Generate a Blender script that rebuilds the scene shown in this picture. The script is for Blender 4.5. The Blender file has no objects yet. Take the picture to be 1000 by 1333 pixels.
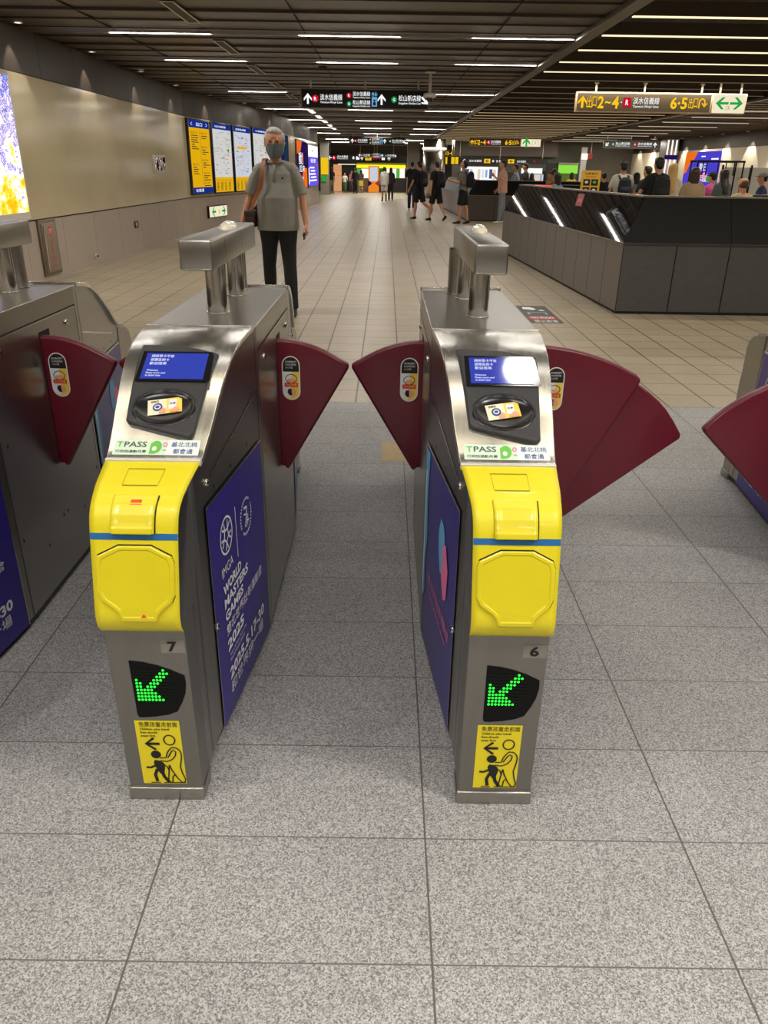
import bpy, bmesh, math, random
from mathutils import Vector, Matrix
random.seed(7)
PI = math.pi
scene = bpy.context.scene
COL = scene.collection

# ------------------------------------------------------------------ camera
cam_d = bpy.data.cameras.new('camera')
cam_d.sensor_fit = 'VERTICAL'; cam_d.sensor_height = 36.0
cam_d.lens = 36.0 * 993.56 / 1333.0
cam_d.clip_start = 0.05; cam_d.clip_end = 300
cam = bpy.data.objects.new('camera', cam_d); COL.objects.link(cam)
F = Vector((0.00216145, 0.91225351, -0.40962039))
R = Vector((0.99989732, 0.00383114, 0.0138084))
U = Vector((-0.01416607, 0.40960818, 0.91215156))
cam.matrix_world = Matrix(((R.x, U.x, -F.x, -0.11062836), (R.y, U.y, -F.y, -1.00422819),
                           (R.z, U.z, -F.z, 1.42560649), (0, 0, 0, 1)))
scene.camera = cam

# ------------------------------------------------------------------ world, exposure
w = bpy.data.worlds.new('world'); scene.world = w; w.use_nodes = True
w.node_tree.nodes['Background'].inputs[0].default_value = (0.9, 0.85, 0.75, 1)
w.node_tree.nodes['Background'].inputs[1].default_value = 0.02
scene.view_settings.view_transform = 'Standard'
scene.view_settings.look = 'None'
scene.view_settings.exposure = 0.0
scene.view_settings.gamma = 1.0
scene.view_settings.use_curve_mapping = False
scene.cycles.use_denoising = True
scene.cycles.max_bounces = 8
scene.cycles.diffuse_bounces = 4
scene.cycles.glossy_bounces = 4
scene.cycles.transmission_bounces = 4
scene.cycles.sample_clamp_indirect = 6.0
scene.cycles.caustics_reflective = False
scene.cycles.caustics_refractive = False

# ------------------------------------------------------------------ large area lights (most sit in the ceiling luminaires built below)
def area(name, loc, sx, sy, power, col=(1.0, 0.93, 0.83), rot=(0, 0, 0)):
    d = bpy.data.lights.new(name, 'AREA'); d.shape = 'RECTANGLE'; d.size = sx; d.size_y = sy
    d.energy = power; d.color = col
    o = bpy.data.objects.new(name, d); COL.objects.link(o); o.location = loc; o.rotation_euler = rot
    return o
def spot(name, loc, target, power, angle, col=(1.0, 0.92, 0.78), blend=0.25, rad=0.03):
    d = bpy.data.lights.new(name, 'SPOT'); d.energy = power; d.color = col
    d.spot_size = math.radians(angle); d.spot_blend = blend; d.shadow_soft_size = rad
    o = bpy.data.objects.new(name, d); COL.objects.link(o); o.location = loc
    o.rotation_euler = (Vector(target) - Vector(loc)).to_track_quat('-Z', 'Y').to_euler()
    return o
WARM = (1.0, 0.90, 0.76); NEUT = (1.0, 0.95, 0.89)
LIGHTS = [  # y, x, length x, power
    (-3.05, -1.2, 6.6, 80), (-0.45, -1.2, 6.6, 80), (2.15, -1.2, 6.6, 8), (4.75, -1.2, 6.6, 32), (7.35, -1.2, 6.6, 42),
    (9.95, -1.2, 6.6, 42), (12.55, -1.2, 6.6, 42), (17.75, -1.2, 6.6, 48), (22.95, -0.8, 5.6, 42),
    (28.15, -0.5, 5.0, 40), (33.35, -0.5, 5.0, 40), (38.55, -0.5, 5.0, 45), (46.35, 0, 8, 240), (51.55, 0, 8, 240)]
for yy, xx, ln, pw in LIGHTS:
    for sx in (-2.95, -0.6, 1.55):
        area('ceiling_trough_light', (sx, yy, 2.925), 1.25, 0.12, pw / 3.0, NEUT)
for yy, pw in ((-2.0, 60), (0.6, 44), (3.2, 34), (5.8, 42), (8.6, 42), (11.2, 45), (15, 65), (20, 75), (26, 90), (34, 100), (44, 120)):
    area('baffle_light', (5.2, yy, 2.90), 5.2, 0.12, pw, WARM)
for yy in (12, 20, 28, 36, 44):
    area('hall_fill_light', (11, yy, 2.90), 4.5, 0.2, 210, WARM)  # added fill without a fixture of its own, brightens the far pale wall

# ------------------------------------------------------------------ helpers
def lin(c):
    c = c / 255.0
    return c / 12.92 if c <= 0.04045 else ((c + 0.055) / 1.055) ** 2.4
def rgb(h):
    if isinstance(h, str):
        h = h.lstrip('#'); h = tuple(int(h[i:i + 2], 16) for i in (0, 2, 4))
    return tuple(lin(c) for c in h)
MC = {}
def mat(name, col, rough=0.5, metal=0.0, emit=0.0, coat=0.0, spec=0.5, noise=0.0, nscale=8.0, bump=0.0, bscale=60.0, stretch=None, rnoise=0.0, alpha=1.0, trans=0.0):
    """procedural principled material: tone noise, roughness noise, bump, optional stretch of the pattern"""
    if name in MC: return MC[name]
    m = bpy.data.materials.new(name); m.use_nodes = True; MC[name] = m
    nt = m.node_tree; N = nt.nodes; L = nt.links; b = N['Principled BSDF']
    c = rgb(col) if isinstance(col, str) else col
    b.inputs['Base Color'].default_value = (*c, 1); b.inputs['Roughness'].default_value = rough
    b.inputs['Metallic'].default_value = metal; b.inputs['Coat Weight'].default_value = coat
    b.inputs['Coat Roughness'].default_value = 0.06
    b.inputs['Specular IOR Level'].default_value = spec
    if trans: b.inputs['Transmission Weight'].default_value = trans
    if alpha < 1: b.inputs['Alpha'].default_value = alpha
    if emit:
        b.inputs['Emission Color'].default_value = (*c, 1); b.inputs['Emission Strength'].default_value = emit
    if noise or bump or rnoise:
        tc = N.new('ShaderNodeTexCoord'); mp = N.new('ShaderNodeMapping')
        mp.inputs['Scale'].default_value = stretch or (1, 1, 1)
        L.new(tc.outputs['Object'], mp.inputs['Vector'])
    if noise:
        n = N.new('ShaderNodeTexNoise'); n.inputs['Scale'].default_value = nscale; n.inputs['Detail'].default_value = 4
        L.new(mp.outputs[0], n.inputs['Vector'])
        r = N.new('ShaderNodeMapRange'); r.inputs['From Min'].default_value = 0.25; r.inputs['From Max'].default_value = 0.75
        r.inputs['To Min'].default_value = 1 - noise; r.inputs['To Max'].default_value = 1 + noise
        L.new(n.outputs[0], r.inputs['Value'])
        v = N.new('ShaderNodeVectorMath'); v.operation = 'SCALE'; v.inputs[0].default_value = c
        L.new(r.outputs[0], v.inputs['Scale']); L.new(v.outputs[0], b.inputs['Base Color'])
    if rnoise:
        n2 = N.new('ShaderNodeTexNoise'); n2.inputs['Scale'].default_value = nscale * 2; n2.inputs['Detail'].default_value = 5
        L.new(mp.outputs[0], n2.inputs['Vector'])
        r2 = N.new('ShaderNodeMapRange'); r2.inputs['To Min'].default_value = max(0.02, rough - rnoise); r2.inputs['To Max'].default_value = rough + rnoise
        L.new(n2.outputs[0], r2.inputs['Value']); L.new(r2.outputs[0], b.inputs['Roughness'])
    if bump:
        n3 = N.new('ShaderNodeTexNoise'); n3.inputs['Scale'].default_value = bscale; n3.inputs['Detail'].default_value = 3
        L.new(mp.outputs[0], n3.inputs['Vector'])
        bp = N.new('ShaderNodeBump'); bp.inputs['Strength'].default_value = bump; bp.inputs['Distance'].default_value = 0.002
        L.new(n3.outputs[0], bp.inputs['Height']); L.new(bp.outputs[0], b.inputs['Normal'])
    return m
def glow(name, col, strength):
    if name in MC: return MC[name]
    m = bpy.data.materials.new(name); m.use_nodes = True; MC[name] = m
    N = m.node_tree.nodes; L = m.node_tree.links
    N.remove(N['Principled BSDF']); e = N.new('ShaderNodeEmission')
    e.inputs[0].default_value = (*rgb(col), 1); e.inputs[1].default_value = strength
    L.new(e.outputs[0], N['Material Output'].inputs[0])
    return m

def link(name, me, mats, parent=None, loc=None):
    o = bpy.data.objects.new(name, me); COL.objects.link(o)
    if mats is not None:
        for m in (mats if isinstance(mats, (list, tuple)) else [mats]): me.materials.append(m)
    if parent: o.parent = parent
    if loc: o.location = loc
    return o
def empty(name, label, cat, loc=(0, 0, 0), rz=0.0, group=None):
    o = bpy.data.objects.new(name, None); COL.objects.link(o); o.empty_display_size = 0.1
    o.location = loc; o.rotation_euler = (0, 0, rz); o['label'] = label; o['category'] = cat
    if group: o['group'] = group
    return o
def tag(o, label, cat, group=None, kind=None):
    if label: o['label'] = label
    if cat: o['category'] = cat
    if group: o['group'] = group
    if kind: o['kind'] = kind
    return o
def struct(o, label=None):
    o['kind'] = 'structure'
    if label: o['label'] = label
    return o

class MB:
    """collects shapes into one mesh"""
    def __init__(s): s.bm = bmesh.new()
    def box(s, lo, hi, mi=0, bevel=0.0, rz=0.0, seg=2):
        x0, y0, z0 = lo; x1, y1, z1 = hi
        b = s.bm if not bevel else bmesh.new()
        vs = [b.verts.new(c) for c in ((x0, y0, z0), (x1, y0, z0), (x1, y1, z0), (x0, y1, z0), (x0, y0, z1), (x1, y0, z1), (x1, y1, z1), (x0, y1, z1))]
        for f in ((0, 3, 2, 1), (4, 5, 6, 7), (0, 1, 5, 4), (1, 2, 6, 5), (2, 3, 7, 6), (3, 0, 4, 7)):
            fc = b.faces.new([vs[i] for i in f]); fc.material_index = mi
        if bevel:
            bmesh.ops.bevel(b, geom=list(b.edges), offset=bevel, segments=seg, affect='EDGES', profile=0.5)
            for f in b.faces: f.smooth = True; f.material_index = mi
            s.merge(b)
        return s
    def merge(s, b):
        me = bpy.data.meshes.new('t'); b.to_mesh(me); b.free(); s.bm.from_mesh(me); bpy.data.meshes.remove(me)
    def cyl(s, a, b, r, r2=None, n=16, mi=0, caps=True, smooth=True):
        a = Vector(a); b = Vector(b); r2 = r if r2 is None else r2
        t = (b - a).normalized(); u = t.orthogonal().normalized(); v = t.cross(u)
        A = []; B = []
        for i in range(n):
            q = 2 * PI * i / n; d = u * math.cos(q) + v * math.sin(q)
            A.append(s.bm.verts.new(a + d * r)); B.append(s.bm.verts.new(b + d * r2))
        for i in range(n):
            f = s.bm.faces.new((A[i], A[(i + 1) % n], B[(i + 1) % n], B[i])); f.smooth = smooth; f.material_index = mi
        if caps:
            f = s.bm.faces.new(A[::-1]); f.material_index = mi
            f = s.bm.faces.new(B); f.material_index = mi
        return s
    def lathe(s, prof, n=24, mi=0):
        rows = [[s.bm.verts.new((r * math.cos(2 * PI * k / n), r * math.sin(2 * PI * k / n), z)) for k in range(n)] for r, z in prof]
        for A, B in zip(rows, rows[1:]):
            for k in range(n): f = s.bm.faces.new((A[k], A[(k + 1) % n], B[(k + 1) % n], B[k])); f.smooth = True; f.material_index = mi
        return s
    def sphere(s, c, rx, ry=None, rz=None, n=16, m=10, mi=0):
        ry = rx if ry is None else ry; rz = rx if rz is None else rz; c = Vector(c)
        rows = []
        for j in range(1, m):
            t = PI * j / m
            rows.append([s.bm.verts.new(c + Vector((rx * math.sin(t) * math.cos(2 * PI * i / n), ry * math.sin(t) * math.sin(2 * PI * i / n), rz * math.cos(t)))) for i in range(n)])
        top = s.bm.verts.new(c + Vector((0, 0, rz))); bot = s.bm.verts.new(c - Vector((0, 0, rz)))
        for i in range(n):
            k = (i + 1) % n
            fs = [s.bm.faces.new((top, rows[0][i], rows[0][k])), s.bm.faces.new((bot, rows[-1][k], rows[-1][i]))]
            for j in range(len(rows) - 1): fs.append(s.bm.faces.new((rows[j][i], rows[j + 1][i], rows[j + 1][k], rows[j][k])))
            for f in fs: f.smooth = True; f.material_index = mi
        return s
    def tube(s, pts, rad, ref=(1, 0, 0), n=12, mi=0, caps=True):
        """loft of elliptical rings; rad = list of (a along ref, b across) or floats"""
        P = [Vector(p) for p in pts]; ref = Vector(ref); rows = []
        for i, p in enumerate(P):
            t = (P[min(i + 1, len(P) - 1)] - P[max(i - 1, 0)]).normalized()
            a = (ref - t * ref.dot(t))
            if a.length < 1e-4: a = t.orthogonal()
            a.normalize(); b = t.cross(a)
            r = rad[i]; ra, rb = (r if isinstance(r, (tuple, list)) else (r, r))
            rows.append([s.bm.verts.new(p + a * ra * math.cos(2 * PI * k / n) + b * rb * math.sin(2 * PI * k / n)) for k in range(n)])
        for i in range(len(rows) - 1):
            for k in range(n):
                f = s.bm.faces.new((rows[i][k], rows[i][(k + 1) % n], rows[i + 1][(k + 1) % n], rows[i + 1][k])); f.smooth = True; f.material_index = mi
        if caps:
            f = s.bm.faces.new(rows[0][::-1]); f.material_index = mi
            f = s.bm.faces.new(rows[-1]); f.material_index = mi
        return s
    def prism(s, poly, lo, hi, axis='x', mi=0, fn=None):
        """poly in the plane across axis; lo/hi along it"""
        def P(a, b, h):
            return {'x': (h, a, b), 'y': (a, h, b), 'z': (a, b, h)}[axis]
        A = [s.bm.verts.new(P(a, b, lo)) for a, b in poly]; B = [s.bm.verts.new(P(a, b, hi)) for a, b in poly]
        n = len(poly)
        for i in range(n):
            f = s.bm.faces.new((A[i], A[(i + 1) % n], B[(i + 1) % n], B[i])); f.material_index = mi
        f = s.bm.faces.new(A[::-1]); f.material_index = mi
        f = s.bm.faces.new(B); f.material_index = mi
        return s
    def quad(s, *p, mi=0):
        f = s.bm.faces.new([s.bm.verts.new(q) for q in p]); f.material_index = mi
        return s
    def grid(s, fn, nu, nv, mi=0, smooth=True, wrap=False):
        V = [[s.bm.verts.new(fn(i / nu, j / nv)) for j in range(nv + 1)] for i in range(nu + 1)]
        for i in range(nu):
            for j in range(nv):
                f = s.bm.faces.new((V[i][j], V[i + 1][j], V[i + 1][j + 1], V[i][j + 1])); f.smooth = smooth
                f.material_index = mi(i / nu, j / nv) if callable(mi) else mi
        return V
    def build(s, name, mats, parent=None, loc=None, bevel=0.0, fix=True, autosmooth=False):
        if fix: bmesh.ops.recalc_face_normals(s.bm, faces=s.bm.faces)
        me = bpy.data.meshes.new(name); s.bm.to_mesh(me); s.bm.free()
        o = link(name, me, mats, parent, loc)
        if bevel:
            md = o.modifiers.new('bevel', 'BEVEL'); md.width = bevel; md.segments = 2; md.limit_method = 'ANGLE'; md.angle_limit = math.radians(35)
            md.harden_normals = False
        return o

# ---- flat artwork (printing, lettering, pictograms) lying on a surface
TXT = {}
def text_mesh(body, bold=0.0, shear=0.0):
    if any(ord(c_) > 0x2fff for c_ in body): bold = min(bold, 0.004)
    k = (body, bold, shear)
    if k in TXT: return TXT[k]
    cu = bpy.data.curves.new('t', 'FONT'); cu.body = body; cu.size = 1.0; cu.offset = bold; cu.shear = shear
    cu.resolution_u = 2; cu.space_line = 0.95
    o = bpy.data.objects.new('t', cu); COL.objects.link(o)
    dg = bpy.context.evaluated_depsgraph_get()
    me = bpy.data.meshes.new_from_object(o.evaluated_get(dg))
    vs = [(v.co.x, v.co.y) for v in me.vertices]; fs = [tuple(p.vertices) for p in me.polygons]
    bpy.data.objects.remove(o); bpy.data.curves.remove(cu); bpy.data.meshes.remove(me)
    if vs:
        x0 = min(v[0] for v in vs); x1 = max(v[0] for v in vs); y0 = min(v[1] for v in vs); y1 = max(v[1] for v in vs)
        vs = [((x - x0) / max(x1 - x0, 1e-6), (y - y0) / max(y1 - y0, 1e-6)) for x, y in vs]
        asp = (x1 - x0) / max(y1 - y0, 1e-6)
    else: asp = 1
    TXT[k] = (vs, fs, asp); return TXT[k]
class Art:
    def __init__(s, fn, eps=0.0006):
        """fn(u, v, h) -> point; h is the height above the surface"""
        s.fn = fn; s.eps = eps; s.bm = bmesh.new(); s.mats = []; s.h = 0.0
    def mi(s, m):
        if m not in s.mats: s.mats.append(m)
        return s.mats.index(m)
    def poly(s, pts, m, layer=1):
        f = s.bm.faces.new([s.bm.verts.new(s.fn(a, b, layer * s.eps)) for a, b in pts]); f.material_index = s.mi(m); return s
    def rect(s, x0, y0, x1, y1, m, layer=1, nx=1, ny=1):
        for i in range(nx):
            for j in range(ny):
                a, b = x0 + (x1 - x0) * i / nx, x0 + (x1 - x0) * (i + 1) / nx
                c, d = y0 + (y1 - y0) * j / ny, y0 + (y1 - y0) * (j + 1) / ny
                s.poly([(a, c), (b, c), (b, d), (a, d)], m, layer)
        return s
    def disc(s, x, y, rx, ry, m, layer=1, n=20, a0=0, a1=2 * PI):
        s.poly([(x + rx * math.cos(a0 + (a1 - a0) * i / n), y + ry * math.sin(a0 + (a1 - a0) * i / n)) for i in range(n)], m, layer); return s
    def stroke(s, pts, wd, m, layer=1, closed=False):
        n = len(pts); L = []; Rr = []
        for i in range(n):
            if closed: a = pts[(i - 1) % n]; b = pts[(i + 1) % n]
            else: a = pts[max(i - 1, 0)]; b = pts[min(i + 1, n - 1)]
            dx, dy = b[0] - a[0], b[1] - a[1]; l = math.hypot(dx, dy) or 1; nx, ny = -dy / l, dx / l
            L.append((pts[i][0] + nx * wd / 2, pts[i][1] + ny * wd / 2)); Rr.append((pts[i][0] - nx * wd / 2, pts[i][1] - ny * wd / 2))
        for i in range(n if closed else n - 1):
            k = (i + 1) % n; s.poly([L[i], Rr[i], Rr[k], L[k]], m, layer)
        return s
    def ring(s, x, y, rx, ry, wd, m, layer=1, n=28, a0=0, a1=2 * PI):
        full = abs(a1 - a0 - 2 * PI) < 1e-6
        k = n if full else n + 1
        return s.stroke([(x + rx * math.cos(a0 + (a1 - a0) * i / n), y + ry * math.sin(a0 + (a1 - a0) * i / n)) for i in range(k)], wd, m, layer, closed=full)
    def text(s, body, x, y, wd, ht, m, layer=1, bold=0.01, rot=0.0, shear=0.0, keep=False):
        """fits the words into the box whose lower left corner is x, y"""
        vs, fs, asp = text_mesh(body, bold, shear)
        if keep: wd = ht * asp
        ca, sa = math.cos(rot), math.sin(rot); i0 = s.mi(m)
        V = [s.bm.verts.new(s.fn(x + (a * wd) * ca - (b * ht) * sa, y + (a * wd) * sa + (b * ht) * ca, layer * s.eps)) for a, b in vs]
        for f in fs:
            try:
                q = s.bm.faces.new([V[i] for i in f]); q.material_index = i0
            except ValueError: pass
        return s
    def arrow(s, x, y, sz, ang, m, layer=1, th=0.2):
        ca, sa = math.cos(ang), math.sin(ang)
        def T(a, b): return (x + sz * (a * ca - b * sa), y + sz * (a * sa + b * ca))
        s.poly([T(-.5, -th / 2), T(.3, -th / 2), T(.3, th / 2), T(-.5, th / 2)], m, layer)
        s.poly([T(.5, 0), T(.02, .42), T(-.2, .42), T(.22, 0), T(-.2, -.42), T(.02, -.42)][0:4], m, layer)
        s.poly([T(.5, 0), T(.22, 0), T(-.2, -.42), T(.02, -.42)], m, layer)
        return s
    def build(s, name, parent=None):
        me = bpy.data.meshes.new(name); s.bm.to_mesh(me); s.bm.free()
        return link(name, me, s.mats, parent)
def plane_fn(o, ux, uy):
    o = Vector(o); ux = Vector(ux).normalized(); uy = Vector(uy).normalized(); n = ux.cross(uy)
    return lambda a, b, h: o + ux * a + uy * b + n * h
# ------------------------------------------------------------------ materials
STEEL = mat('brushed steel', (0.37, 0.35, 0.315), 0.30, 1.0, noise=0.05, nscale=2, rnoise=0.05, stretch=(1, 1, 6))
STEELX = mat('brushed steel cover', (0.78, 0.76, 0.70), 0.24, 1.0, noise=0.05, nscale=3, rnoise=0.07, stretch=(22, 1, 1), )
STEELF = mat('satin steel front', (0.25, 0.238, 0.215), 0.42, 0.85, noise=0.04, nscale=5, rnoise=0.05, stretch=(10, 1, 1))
POLISH = mat('polished steel', (0.66, 0.64, 0.60), 0.14, 1.0, rnoise=0.05, nscale=4)
DKSTEEL = mat('dark steel', (0.10, 0.095, 0.09), 0.35, 0.9)
YEL = mat('yellow plastic', '#E8D81C', 0.42, noise=0.03, nscale=12, coat=0.15)
YEL2 = mat('yellow plastic flap', '#E4D41A', 0.36, noise=0.03, nscale=14, coat=0.2)
YLINE = mat('yellow groove', '#8E7F08', 0.7)
GAP = mat('black gap', (0.004, 0.004, 0.004), 0.8)
BLUEL = mat('blue tape', '#1F6AA8', 0.45)
REDL = mat('red tape', '#F0482A', 0.5)
BLK = mat('black textured plastic', (0.030, 0.030, 0.032), 0.38, bump=0.5, bscale=900, noise=0.1, nscale=200)
GLOSS = mat('gloss black plastic', (0.010, 0.010, 0.011), 0.12, coat=0.4)
BLACK = mat('matt black', (0.006, 0.006, 0.007), 0.5)
INK = mat('black ink', '#141414', 0.6)
GREY = mat('grey ink', '#5A5D60', 0.6)
WHITE = mat('white print', '#EDEDED', 0.55)
PANELB = mat('indigo poster film', '#2E2184', 0.30, noise=0.05, nscale=2)
PINK = mat('pink print', '#F07CA8', 0.5)
CYAN = mat('light blue print', '#6FB6E0', 0.5)
TGREEN = mat('green print', '#6CC04A', 0.5)
PALEG = mat('pale green print', '#D6EBD2', 0.45)
PALEW = mat('pale print', '#E9F2EC', 0.45)
NAVY = mat('navy print', '#27468F', 0.5)
LAB_Y = mat('yellow label', '#F2DE1E', 0.45)
CARD = mat('card yellow', '#F6D45A', 0.4)
CREAM = mat('cream print', '#F4EBC9', 0.45)
SKINP = mat('skin tone print', '#F0A884', 0.5)
ORANGEP = mat('orange print', '#EE7A1E', 0.5)
REDP = mat('red print', '#D9302C', 0.5)
MAROON = mat('maroon barrier plastic', '#660A22', 0.38, noise=0.04, nscale=6, coat=0.25)
LENS = mat('cream lens', '#F4EDD2', 0.08, coat=0.8, noise=0.08, nscale=30, bump=0.5, bscale=60)
def lit_glass(name, col, strength):
    m = mat(name, col, 0.06, coat=0.5, spec=0.9, emit=strength); m.node_tree.nodes['Principled BSDF'].inputs['Base Color'].default_value = (0.01, 0.01, 0.02, 1); return m
SCREEN = lit_glass('blue screen', '#3346BE', 0.85)
SCREENW = glow('screen lettering', '#E8ECFF', 1.1)
LEDG = glow('green led', '#2CFF3C', 2.2)
LEDD = mat('unlit led', (0.003, 0.012, 0.004), 0.5, spec=0.2)
DISH = mat('satin black dish', (0.010, 0.010, 0.011), 0.24, spec=0.5)
WINB = mat('indicator window black', (0.004, 0.004, 0.004), 0.35, spec=0.15)

# floors ------------------------------------------------------------
def floor_mat(name, tx, ty, x0, y0, base, jx, jy, lx, ly, rough, speck, sp_scale, tilevar, coat=0.0):
    m = bpy.data.materials.new(name); m.use_nodes = True; nt = m.node_tree; N = nt.nodes; L = nt.links; b = N['Principled BSDF']
    def math_(op, a, bb=None, clamp=False):
        n = N.new('ShaderNodeMath'); n.operation = op; n.use_clamp = clamp
        for i, q in enumerate((a, bb)):
            if q is None: continue
            if isinstance(q, (int, float)): n.inputs[i].default_value = q
            else: L.new(q, n.inputs[i])
        return n.outputs[0]
    g = N.new('ShaderNodeNewGeometry'); sp = N.new('ShaderNodeSeparateXYZ'); L.new(g.outputs['Position'], sp.inputs[0])
    u = math_('DIVIDE', math_('SUBTRACT', sp.outputs[0], x0), tx); v = math_('DIVIDE', math_('SUBTRACT', sp.outputs[1], y0), ty)
    def line(q, wd, t):
        f = math_('FRACT', q); d = math_('MINIMUM', f, math_('SUBTRACT', 1.0, f))
        return math_('LESS_THAN', d, wd / t / 2)
    mx = line(u, jx, tx); my = line(v, jy, ty)
    cb = N.new('ShaderNodeCombineXYZ'); L.new(math_('FLOOR', u), cb.inputs[0]); L.new(math_('FLOOR', v), cb.inputs[1])
    wn = N.new('ShaderNodeTexWhiteNoise'); wn.noise_dimensions = '3D'; L.new(cb.outputs[0], wn.inputs['Vector'])
    tile = math_('ADD', math_('MULTIPLY', math_('SUBTRACT', wn.outputs['Value'], 0.5), 2 * tilevar), 1.0)
    n1 = N.new('ShaderNodeTexVoronoi'); n1.inputs['Scale'].default_value = sp_scale; L.new(g.outputs['Position'], n1.inputs['Vector'])
    sc_ = N.new('ShaderNodeSeparateColor'); L.new(n1.outputs['Color'], sc_.inputs[0]); gr = sc_.outputs[0]
    mr = N.new('ShaderNodeMapRange'); mr.inputs['From Min'].default_value = 0.0; mr.inputs['From Max'].default_value = 1.0
    mr.inputs['To Min'].default_value = 1 - speck; mr.inputs['To Max'].default_value = 1 + speck; L.new(gr, mr.inputs['Value'])
    n2 = N.new('ShaderNodeTexNoise'); n2.inputs['Scale'].default_value = 1.7; n2.inputs['Detail'].default_value = 5; L.new(g.outputs['Position'], n2.inputs['Vector'])
    mr2 = N.new('ShaderNodeMapRange'); mr2.inputs['From Min'].default_value = 0.3; mr2.inputs['From Max'].default_value = 0.7
    mr2.inputs['To Min'].default_value = 0.90; mr2.inputs['To Max'].default_value = 1.08; L.new(n2.outputs[0], mr2.inputs['Value'])
    k = math_('MULTIPLY', math_('MULTIPLY', tile, mr.outputs[0]), mr2.outputs[0])
    vs = N.new('ShaderNodeVectorMath'); vs.operation = 'SCALE'; vs.inputs[0].default_value = base; L.new(k, vs.inputs['Scale'])
    m1 = N.new('ShaderNodeMix'); m1.data_type = 'RGBA'; L.new(my, m1.inputs[0]); L.new(vs.outputs[0], m1.inputs[6]); m1.inputs[7].default_value = (*ly, 1)
    m2 = N.new('ShaderNodeMix'); m2.data_type = 'RGBA'; L.new(mx, m2.inputs[0]); L.new(m1.outputs[2], m2.inputs[6]); m2.inputs[7].default_value = (*lx, 1)
    L.new(m2.outputs[2], b.inputs['Base Color']); b.inputs['Roughness'].default_value = rough
    b.inputs['Coat Weight'].default_value = coat; b.inputs['Coat Roughness'].default_value = 0.25
    bp = N.new('ShaderNodeBump'); bp.inputs['Strength'].default_value = 0.25; bp.inputs['Distance'].default_value = 0.002
    L.new(math_('MULTIPLY', math_('SUBTRACT', 1.0, math_('MAXIMUM', mx, my)), math_('ADD', 1.0, math_('MULTIPLY', gr, 0.3))), bp.inputs['Height'])
    L.new(bp.outputs[0], b.inputs['Normal'])
    return m
GRAN = floor_mat('granite slabs', 0.6, 0.3104, 0, 0, (0.325, 0.320, 0.312), 0.0045, 0.0034, (0.10, 0.09, 0.08), (0.12, 0.115, 0.11), 0.55, 0.62, 360, 0.05)
BEIGE = floor_mat('beige tiles', 0.3, 0.311, 0, 3.95, (0.39, 0.325, 0.220), 0.011, 0.010, (0.045, 0.035, 0.025), (0.10, 0.08, 0.055), 0.34, 0.10, 120, 0.05, 0.25)

def plane_obj(name, x0, y0, x1, y1, z, m, th=0.05):
    return struct(MB().box((x0, y0, z - th), (x1, y1, z)).build(name, m))
plane_obj('floor', -4.7, -6, 14.2, 3.95, 0, GRAN)
plane_obj('floor_concourse', -6.0, 3.95, 14.2, 60, 0, BEIGE)

# ceilings ------------------------------------------------------------
LIPB = mat('bright trough lip', (0.62, 0.60, 0.56), 0.3, 0.9)
CEILB = mat('brown ceiling panels', (0.088, 0.066, 0.048), 0.42, noise=0.10, nscale=1.2, metal=0.25)
LIP = mat('ceiling trim strip', (0.14, 0.12, 0.10), 0.35, 0.8)
CEILD = mat('dark ceiling void', (0.018, 0.013, 0.010), 0.8)
BAFF = mat('warm baffle', (0.10, 0.075, 0.05), 0.5, 0.2)
SEAMD = mat('seam black', (0.01, 0.009, 0.008), 0.8)

def ceiling_left():
    b = MB(); pitch = 0.65; y = -6.0 + 0.1
    ys = []
    k0 = -25
    for k in range(k0, 96):
        y0 = 9.95 + k * pitch
        if y0 < -6 or y0 > 57: continue
        drop = 0.035
        x1 = 2.22
        # each panel rises slightly towards the far side and ends in a small step
        b.quad((-6, y0, 2.95), (x1, y0, 2.95), (x1, y0 + pitch, 2.968), (-6, y0 + pitch, 2.968))
        b.quad((-6, y0 + pitch, 2.968), (x1, y0 + pitch, 2.968), (x1, y0 + pitch, 2.95), (-6, y0 + pitch, 2.95))
        for xs in (-3.5, -1.15, 1.2):
            b.box((xs - 0.004, y0 + 0.01, 2.944), (xs + 0.004, y0 + pitch - 0.01, 2.97), mi=1)
    b.quad((-6, -6, 3.02), (2.22, -6, 3.02), (2.22, 58, 3.02), (-6, 58, 3.02))
    return struct(b.build('ceiling', [CEILB, SEAMD], fix=False))
ceiling_left()
b = MB()
for k in range(-2, 20):
    y0 = 9.95 + (k * 2.6)
    if y0 > 56 or y0 < -6: continue
    b.box((-4.7, y0 + 0.065, 2.915), (2.2, y0 + 0.075, 2.95), mi=1); b.box((-4.7, y0 - 0.075, 2.940), (2.2, y0 - 0.065, 2.95), mi=1)
for k in range(-8, 60):
    y0 = 9.95 + k * 0.65 * 2
    if abs(((y0 - 9.95) / 2.6) - round((y0 - 9.95) / 2.6)) < 0.01 or y0 > 56 or y0 < -6: continue
    b.box((-4.7, y0, 2.938), (2.2, y0 + 0.012, 2.95))
tr = b.build('trim_1', [LIP, LIPB], fix=False); struct(tr)
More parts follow.
